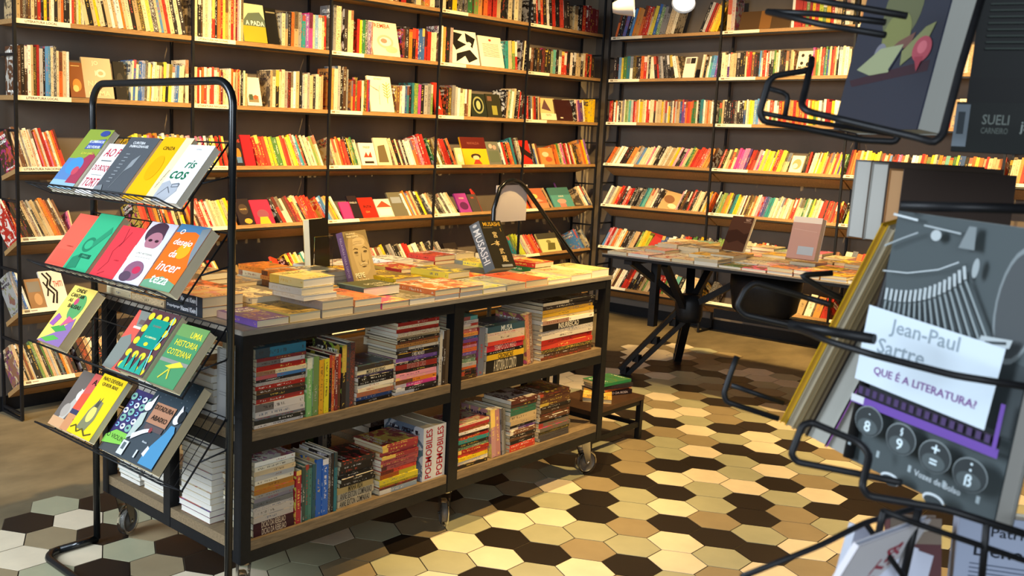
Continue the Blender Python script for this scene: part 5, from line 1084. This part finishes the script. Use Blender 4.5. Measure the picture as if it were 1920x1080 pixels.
# ------------------------------------------------------------------ books on the step stool
def loose(cx_, cy_, z, w_, h, th, yaw, ch, lab, c1=None, c2=None, sp=None, items=None):
    M = Matrix.Translation((cx_, cy_, z)) @ Matrix.Rotation(yaw, 4, 'Z') @ Matrix(((0, 0, -1, h/2), (0, 1, 0, -w_/2), (1, 0, 0, 0), (0, 0, 0, 1)))
    return full_book_t(M, th, w_, h, ch, lab, 'books on the step stool', hexc(c1) if c1 else None, sp, False, hexc(c2) if c2 else None, items)
sz = .2126
loose(3.93, 2.43, sz, .13, .20, .020, .55, 'Y', 'yellow paperback on the lower step of the stool', '#e0a84a', '#f0c878')
loose(4.055, 2.46, sz, .13, .20, .022, -.35, 'D', 'black-spined book with grey lettering on the lower step of the stool', '#241c22', '#3a2c38', [('t', 'CODIGO DA ROSA', .5, .5, .5, .75, '#c8b8c0')])
loose(4.065, 2.46, sz+.0226, .13, .19, .012, -.15, 'O', 'thin orange-edged book under the dark pair on the stool', '#c86a3c', '#8a3a28')
loose(4.05, 2.45, sz+.0352, .13, .195, .018, -.28, 'D', 'dark book second from the top on the lower step', '#2c2228', '#3c3038')
loose(4.045, 2.455, sz+.054, .13, .20, .014, -.12, 'G', 'green-covered book on top of the pile on the lower step', '#2a7a4c', '#2f8454')
sz = .4156
for i, (ch, c1, c2, th, yw, lab) in enumerate((('W', '#d8cc9c', '#efe0b0', .022, .1, 'cream book at the bottom of the upper-step pile'), ('W', '#e4d8a8', '#d8c880', .03, -.12, 'pale yellow book second in the upper-step pile'), ('D', '#3a2c28', '#d8d0c0', .028, .05, 'black and white book in the upper-step pile'), ('O', '#e0542c', '#f09a3c', .030, -.1, 'orange-red book near the top of the upper-step pile'), ('O', '#f0a03a', '#f4c050', .018, .2, 'amber book on top of the upper-step pile'))):
    loose(4.03, 2.68, sz, .13, .20, th-.0005, yw, ch, lab, c1, c2); sz += th
# ------------------------------------------------------------------ revolving wire rack close to the camera, at right
DF = .74
sp_root = empty('revolving_rack', at(1780, 640, DF+.12), 'black wire revolving book rack close up at the right edge', 'display rack')
def wire(name, pts, r=.0026, par=None):
    m = MB(); P = [at(*p) for p in pts]
    # round the corners
    Q = [P[0]]
    for i in range(1, len(P)-1):
        a, b, c = P[i-1], P[i], P[i+1]; k = min(.006, (a-b).length*.35, (c-b).length*.35)
        A = b+(a-b).normalized()*k; B = b+(c-b).normalized()*k
        Q += [A, A.lerp(b, .5).lerp(b.lerp(B, .5), .5), B]
    Q.append(P[-1]); m.tube(Q, r, 'black_metal', 9)
    return m.build(name, par or sp_root, P[0])
wire('pocket_wire', [(1432, -20, .95), (1560, 6, .90), (1700, 30, .86)], .0032)
wire('pocket_wire', [(1438, 22, .95), (1530, 26, .92), (1660, 42, .88)], .0030)
wire('pocket_wire', [(1438, 22, .95), (1540, 46, .90), (1660, 66, .86)], .0030)
d = .88
wire('pocket_hook', [(1522, 110, d+.02), (1520, 131, d), (1453, 142, d), (1441, 153, d), (1424, 212, d), (1432, 228, d), (1511, 241, d), (1615, 263, d-.01), (1679, 266, d-.02), (1686, 250, d-.02)], .0030)
wire('pocket_hook', [(1519, 128, d), (1507, 180, d-.01), (1502, 199, d-.02), (1516, 210, d-.03), (1572, 223, d-.04), (1719, 258, d-.10), (1752, 268, d-.11), (1768, 252, d-.11), (1800, 130, d-.10), (1845, -20, d-.08)], .0031)
wire('pocket_wire', [(1442, 166, d+.03), (1479, 177, d+.03), (1471, 222, d+.03)], .0024)
wire('pocket_wire', [(1429, 212, d+.02), (1475, 221, d+.02), (1676, 252, d)], .0024)
d = .80
wire('pocket_hook', [(1382, 668, d+.16), (1370, 700, d+.16), (1357, 738, d+.16), (1362, 753, d+.16), (1460, 785, d+.15)], .0028)
wire('pocket_wire', [(1371, 722, d+.17), (1470, 756, d+.16)], .0024)
wire('pocket_hook', [(1690, 905, d-.12), (1618, 890, d-.10), (1494, 866, d-.08), (1483, 852, d-.08), (1504, 797, d-.08), (1522, 792, d-.08), (1612, 830, d-.10), (1631, 852, d-.11), (1616, 912, d-.12), (1628, 930, d-.12), (1773, 954, d-.14), (1930, 1004, d-.16)], .0026)
wire('pocket_wire', [(1481, 609, d-.02), (1640, 636, d-.07)], .0040)
wire('pocket_wire', [(1484, 611, d-.02), (1560, 642, d-.07), (1640, 666, d-.10), (1790, 704, d-.13), (1930, 726, d-.15)], .0026)
wire('pocket_hook', [(1560, 512, d+.25), (1500, 516, d+.25), (1548, 545, d+.25), (1640, 590, d+.24)], .0032)
wire('pocket_hook', [(1560, 572, d+.20), (1520, 560, d+.22), (1415, 530, d+.22), (1398, 542, d+.22), (1382, 574, d+.22), (1396, 590, d+.22), (1520, 618, d+.20), (1660, 650, d+.18)], .0032)
wire('rack_bar', [(1688, 386, d-.02), (1930, 392, d-.06)], .0040)
wire('rack_upright', [(1700, 400, d+.0), (1648, 590, d+.01), (1590, 858, d+.02)], .0042)
d = .66
wire('pocket_wire', [(1657, 958, d), (1719, 982, d), (1930, 1054, d-.01)], .0021)
wire('pocket_wire', [(1732, 948, d+.05), (1622, 980, d+.02), (1540, 1022, d+.01), (1390, 1082, d)], .0021)
wire('pocket_wire', [(1657, 958, d), (1644, 1014, d+.01)], .0024)
wire('pocket_wire', [(1722, 954, d+.02), (1692, 1090, d+.03)], .0026)
wire('pocket_wire', [(1850, 980, d-.01), (1840, 1090, d)], .0023)
wire('pocket_wire', [(1622, 980, d+.02), (1700, 1090, d+.02)], .0020)
def near(LL, r, u, w_, h, th, ch, c1, lab, items=None, page='#d8d4c4', c2='#8a8a8a', seed=None):
    M = cover_M(LL, r, u, th)
    return full_book(M, th, w_, h, ch, lab, None, hexc(c1), hexc(c2), page, items, None, plain_cover=True)
# typewriter cover
rS = Vector((-.491, -.871, -.021)); uS = Vector((.074, -.065, .995)); cS = Vector((.825, .214, 1.262))
rS.normalize(); uS = (uS-rS*uS.dot(rS)).normalized()
LL = cS - rS*.07 - uS*.105
it = [('r', 0, 0, 1, 1, '#4a5254'), ('p', [(0,.62),(1,.55),(1,.3),(0,.3)], '#3c4244'), ('e', 1.0-.13, .74, .125, .2, '#7c8486'), ('e', 1.0-.13, .74, .112, .18, '#4c5052')]
for i in range(17):                                     # fan of type bars
    t = i/16; x = .04+.62*t; yb = .54; yt = .70 + .14*t*t; lean_ = -.26*t*t
    it.append(('l', [(x+.20*t*t, yb), (x+lean_*.3, yt-.05)], .008, '#8c9698')); it.append(('l', [(x+lean_*.3-.004, yt-.045), (x+lean_*.38-.006, yt)], .012, '#b0b8ba'))
    it.append(('l', [(x+.20*t*t-.02, yb+.01), (x+lean_*.3-.02, yt-.05)], .005, '#2a2e30'))
it += [('l', [(.02, .765), (.2, .775), (.4, .81), (.52, .85)], .004, '#c0c8ca'), ('e', .34, .93, .035, .02, '#aeb6b8'), ('e', .63, .84, .02, .035, '#9aa2a4'), ('p', [(.5,.9),(.6,.9),(.585,.98),(.54,.98)], '#7a8284'), ('l', [(.02,.985),(.2,.975)], .008, '#c8d0d2'), ('l', [(.25,.96),(.5,.95)], .006, '#a8b0b2'), ('l', [(.0,.86),(.12,.90),(.22,.93)], .006, '#98a0a2'),
   ('p', [(.74,.585),(.92,.6),(.93,.63),(.75,.62)], '#b0b8ba'), ('l', [(.78,.60),(.9,.615)], .01, '#3a4042')]
it += [('r', .02, .272, .985, .31, '#2a2630')] + [('r', .03+.055*i, .278, .06+.055*i, .305, '#4a3a60') for i in range(17)] + [('r', 0, .238, 1, .270, '#6a4a9c'), ('r', 0, .242, .1, .270, '#c8ccd0'), ('r', .96, .26, .985, .42, '#6a4a9c')]
it += [('p', [(.0,.33),(.0,.625),(.92,.60),(.90,.315)], '#ccd8e2')]
it += [('t', 'Jean-Paul', .42, .562, .070, .66, '#8a98a2'), ('t', 'Sartre', .29, .485, .058, .44, '#8a98a2'), ('t', 'QUE É A LITERATURA?', .48, .388, .042, .84, '#7a4a8c')]
for k, (x, y, a, b) in enumerate(((.17, .19, '-', '8'), (.42, .175, '§', '9'), (.66, .165, '+', '='), (.89, .155, ':', 'ß'))):
    it += [('e', x, y, .105, .058, '#7c8486'), ('e', x, y-.002, .100, .055, '#34393b'), ('e', x, y-.022, .075, .030, '#50585a'), ('t', a, x, y+.027, .030 if a not in '-=' else .007, .09, '#d8e8ee'), ('t', b, x, y-.020, .042 if b != '=' else .018, .085, '#d8e8ee')]
for x in (.08, .3, .53, .76, .97): it.append(('l', [(x, .10), (x, .075)], .014, '#9aa6aa'))
it += [('e', .42, .02, .07, .022, '#c8d0d4'), ('e', .42, .015, .06, .018, '#3a4042'), ('e', .72, .02, .07, .022, '#c8d0d4'), ('e', .72, .015, .06, .018, '#3a4042'), ('t', 'Vozes de Bolso', .72, .085, .022, .3, '#b8c0c4')]
near(LL, rS, uS, .14, .21, .018, 'E', '#3c4244', 'paperback with grey typewriter photograph and white title label, in the near wire rack', it, '#9a9a96')
# muted blue painting cover
az = math.radians(231); rB = Vector((math.cos(az), math.sin(az), 0)); uB = Vector((.10, -.15, 1)).normalized(); uB = (uB-rB*uB.dot(rB)).normalized()
BR = at(1719, 243, .93); LL = BR - rB*.14
def dn(it):       # the painting sits low on the cover
    q = lambda v: v*.80-.055
    if it[0] == 'e': return ('e', it[1], q(it[2]), it[3], it[4]*.8, it[5])
    return (it[0], [(u, q(v)) for u, v in it[1]], *it[2:])
itb = [('r', 0, 0, 1, 1, '#34363f')] + [dn(k) for k in (('p', [(.05,.36),(.95,.44),(.95,.38),(.1,.32)], '#3a2a30'), ('e', .5, .75, .22, .2, '#5e6046'), ('e', .52, .92, .14, .12, '#6e6c4c'), ('e', .5, .60, .16, .13, '#74764a'), ('e', .36, .5, .07, .06, '#74747c'), ('p', [(.38,.47),(.55,.56),(.72,.6),(.7,.54),(.5,.47)], '#6a4c44'),
  ('p', [(.12,.42),(.36,.53),(.62,.54),(.52,.39),(.3,.38)], '#8f9472'), ('p', [(.64,.42),(.62,.50),(.82,.62),(.92,.64),(.86,.52)], '#787a54'), ('l', [(.52,.4),(.62,.52)], .01, '#2a2c3c'), ('e', .84, .50, .1, .07, '#9c4a54'), ('e', .84, .51, .05, .035, '#b8646c'), ('p', [(.78,.46),(.84,.38),(.88,.46)], '#8c3c46'))]
near(LL, rB, uB, .14, .225, .028, 'U', '#34384c', 'muted blue book with painted green figure and open book, top of the near rack', itb, '#a8aaa4')
# black back cover behind it
rK = Vector((.25, -.97, -.02)).normalized(); uK = Vector((.03, .02, 1)).normalized()
LL = at(1806, 236, 1.00)
itk = [('r', 0, 0, 1, 1, '#080b0a')] + [('l', [(.06, .97-.026*i), (.92-.12*((i*7) % 5 == 0), .97-.026*i)], .007, '#2c3630') for i in range(26)] + [('r', 0, .0, 1, .2, '#050606')]
near(LL, rK, uK, .16, .24, .02, 'D', '#101614', 'black back cover with fine grey print at the upper right of the near wire rack', itk, '#2a2c2a')
LL = at(1782, 283, .97)
near(LL, rK, uK, .17, .048, .02, 'D', '#101a16', 'low black volume with grey publisher lettering at the right edge of the near wire rack', [('r',0,0,1,1,'#070d0a'),('t','SUELI',.20,.66,.20,.13,'#6a726c'),('t','CARNEIRO',.20,.44,.12,.13,'#5a625c'),('t','jandaíra',.43,.52,.26,.22,'#8a928c'),('r',.0,.1,.07,.95,'#6a747c'),('r',.015,.35,.05,.8,'#2a3238')], '#2a2c2a')
# row of fore-edges left of the typewriter book
_a = math.radians(8.5); VW = Vector((math.cos(_a), math.sin(_a), 0)); RGT = Vector((math.sin(_a), -math.cos(_a), 0)); UPZ = Vector((0, 0, 1))
rF = (RGT*.93 - UPZ*.33).normalized(); uF = (RGT*.36 + UPZ*.93); uF = (uF-rF*uF.dot(rF)).normalized(); nF = rF.cross(uF)
base = at(1462, 792, .955)
x = 0
def fore_edge(th, ch, c1, lab, pg, hh=.212):
    """book with its fore edge towards the room, thickness along rF"""
    global x
    X, Y = -rF, nF; Z = X.cross(Y)
    o = base + rF*(x+th) - nF*.13
    if Z.dot(uF) < 0: X = rF; Z = X.cross(Y); o = o - rF*th
    M = Matrix(((X.x, Y.x, Z.x, o.x), (X.y, Y.y, Z.y, o.y), (X.z, Y.z, Z.z, o.z), (0, 0, 0, 1)))
    full_book(M, th, .13, hh, ch, lab, None, hexc(c1), hexc(c1), pg, None, None, plain_cover=True)
    x += th+.0006
fore_edge(.0056, 'Y', '#c89a14', "slim yellow-covered book, outermost left of the near rack's fore-edge row", '#c89a14')
fore_edge(.0062, 'S', '#a89878', 'beige book next to the yellow one in the near wire rack', '#b8ac94')
fore_edge(.0040, 'S', '#8a7450', "thin brown-edged book, third in the near rack's fore-edge row", '#ac9c78')
fore_edge(.0040, 'S', '#6a5a3c', "thin tan-edged book, fourth in the near rack's fore-edge row", '#a09070')
fore_edge(.0036, 'B', '#4a3c2c', 'thin dark-covered book before the grey page blocks in the near rack', '#98896c')
fore_edge(.0185, 'D', '#1c1a1c', 'thick grey-paged book with black cover in the near wire rack', '#bcbcb4')
fore_edge(.0190, 'P', '#9a5aa8', 'grey-paged book with purple cover next to the typewriter book', '#c0beb6')
def edge_left(LL, r_, u_, th, w_, hh, pg, c1, lab):
    F = frame(LL, r_, u_); r_, u_, n_ = F.col[0].xyz, F.col[1].xyz, F.col[2].xyz
    X, Y, Z = -n_, -r_, u_; o = Vector(LL) + r_*w_
    M = Matrix(((X.x, Y.x, Z.x, o.x), (X.y, Y.y, Z.y, o.y), (X.z, Y.z, Z.z, o.z), (0, 0, 0, 1)))
    full_book(M, th, w_, hh, 'D', lab, None, hexc(c1), hexc('#3a322c'), pg, None, None, plain_cover=True)
    return n_
rT = Vector((.857, -.515, -.03)); uT = Vector((.12, -.07, .99)); P0 = at(1676, 468, 1.08)
n_ = edge_left(P0, rT, uT, .022, .150, .088, '#a87c50', '#453a34', 'brown-paged dark book just above the typewriter book in the near rack')
edge_left(P0 - n_*.023 + UPZ*.006, rT, uT, .026, .155, .088, '#a8a6a0', '#54483e', 'dark book with white page ends behind the brown-paged one')
edge_left(P0 - n_*.0496 + UPZ*.006, rT, uT, .026, .155, .090, '#acaaa4', '#5a4e44', 'rearmost white-paged dark book above the fore-edge row')
# magazines at the foot
near(at(1492, 1215, .68), RGT*.33+VW*.95, RGT*.40+UPZ*.92, .09, .095, .004, 'W', '#d8d4d8', 'white magazine with red lettering curling at the foot of the near wire rack', [('r',0,0,1,1,'#d6d4d8'),('t','REVISTA',.5,.45,.18,.9,'#a03848',70),('t','SP',.7,.75,.14,.5,'#a84a58',60)], '#c8ccd8')
for i, (px_, py_, dd, nm) in enumerate(((1545, 1205, .685, 'pale blue-white booklet leaning beside the red-lettered magazine'), (1578, 1205, .70, 'middle pale booklet leaning at the foot of the near wire rack'), (1612, 1205, .715, 'farther right pale booklet leaning at the foot of the near rack'))):
    near(at(px_, py_, dd), RGT*.75-UPZ*.30+VW*.55, -RGT*.42+UPZ*.80-VW*.1, .036, .085-.004*i, .010, 'W', '#c4c8d4', nm, [('r',0,0,1,1,'#c4c8d8'),('r',.0,.3,1,.55,'#a4b0c8')], '#c8ccd8')
near(at(1668, 1130, .86), Vector((.62, -.78, .05)), Vector((.13, .02, 1)), .042, .075, .012, 'M', '#5c3a3c', 'maroon plastic-wrapped book standing between wires at the foot of the near rack', [('r',0,0,1,1,'#5a3a3c'),('r',0,.7,1,1,'#7a6c60'),('l',[(.1,.8),(.9,.88)],.02,'#b0a89c')], '#8a7a6c')
rP = Vector((.10, -.99, .0)).normalized(); uP = Vector((.03, .0, 1))
near(at(1772, 1220, .86), Vector((.45, -.89, 0)), uP, .13, .125, .020, 'E', '#8a92a4', 'grey-blue back cover with bold black names at the bottom right of the near wire rack', [('r',0,0,1,1,'#8d95a8'),('t','Patrick J.',.36,.885,.085,.52,'#1c2028'),('t','Deneen',.30,.76,.085,.42,'#1c2028')] + [('l', [(.08,.66-.03*i),(.8-.06*(i % 3),.66-.03*i)], .008, '#4a5264') for i in range(16)], '#b4ac9c')

m = MB(); pc = at(2130, 600, 1.02); m.tube([(pc.x, pc.y, .03), (pc.x, pc.y, 1.95)], .016, 'black_metal', 14); m.build('pole', sp_root, (pc.x, pc.y, 0))
m = MB(); m.lathe([(0, .03), (.05, .03), (.26, .012), (.27, 0)], 'black_metal', Matrix.Translation((pc.x, pc.y, 0)), 28); m.build('foot_disc', sp_root, (pc.x, pc.y, 0))
for dz in (.95, 1.2, 1.45): 
    e_ = at(1930, 1004 if dz < 1 else 726 if dz < 1.3 else 250, .66 if dz < 1.4 else .8); m = MB(); m.tube([(pc.x, pc.y, e_.z), tuple(e_)], .003, 'black_metal', 8); m.build('pocket_arm', sp_root, pc)
# ------------------------------------------------------------------ the 300 books that show largest stay objects of their own,
# every other book is gathered into one object
def gather():
    from mathutils.bvhtree import BVHTree
    hits = defaultdict(int); V = []; F = []; own = []
    bpy.context.view_layer.update()
    for o in SC.objects:
        if o.type != 'MESH': continue
        key = o if o in REG else o.parent if o.parent in REG else None
        n = len(o.data.vertices); co = np.empty(n*3, dtype='f'); o.data.vertices.foreach_get('co', co); co = co.reshape(-1, 3)
        mw = np.array(o.matrix_world); co = co @ mw[:3, :3].T + mw[:3, 3]; b = len(V); V += co.tolist()
        for p in o.data.polygons: F.append([i+b for i in p.vertices]); own.append(key)
    tree = BVHTree.FromPolygons(V, F); W_, H_ = 800, 450
    for j in range(H_):
        for i in range(W_):
            idx = tree.ray_cast(CAM, ray((i+.5)*1920/W_, (j+.5)*1080/H_))[2]
            if idx is not None and own[idx] is not None: hits[own[idx]] += 1
    keep = set(sorted(REG, key=lambda o: (-hits[o], o.name))[:300])
    rest = MB()
    for o, mbs in list(REG.items()):
        if o in keep: continue
        for m in mbs: rest.merge(m)
        for c in list(o.children): bpy.data.objects.remove(c)
        LABELS[:] = [l for l in LABELS if l[1] is not o]
        bpy.data.objects.remove(o)
    s = rest.build('smaller_books'); tag(s, 'all remaining smaller or half-hidden books on shelves, trolley, tables and racks', 'books', None, 'stuff')
    return hits, keep
hits_, keep_ = gather()
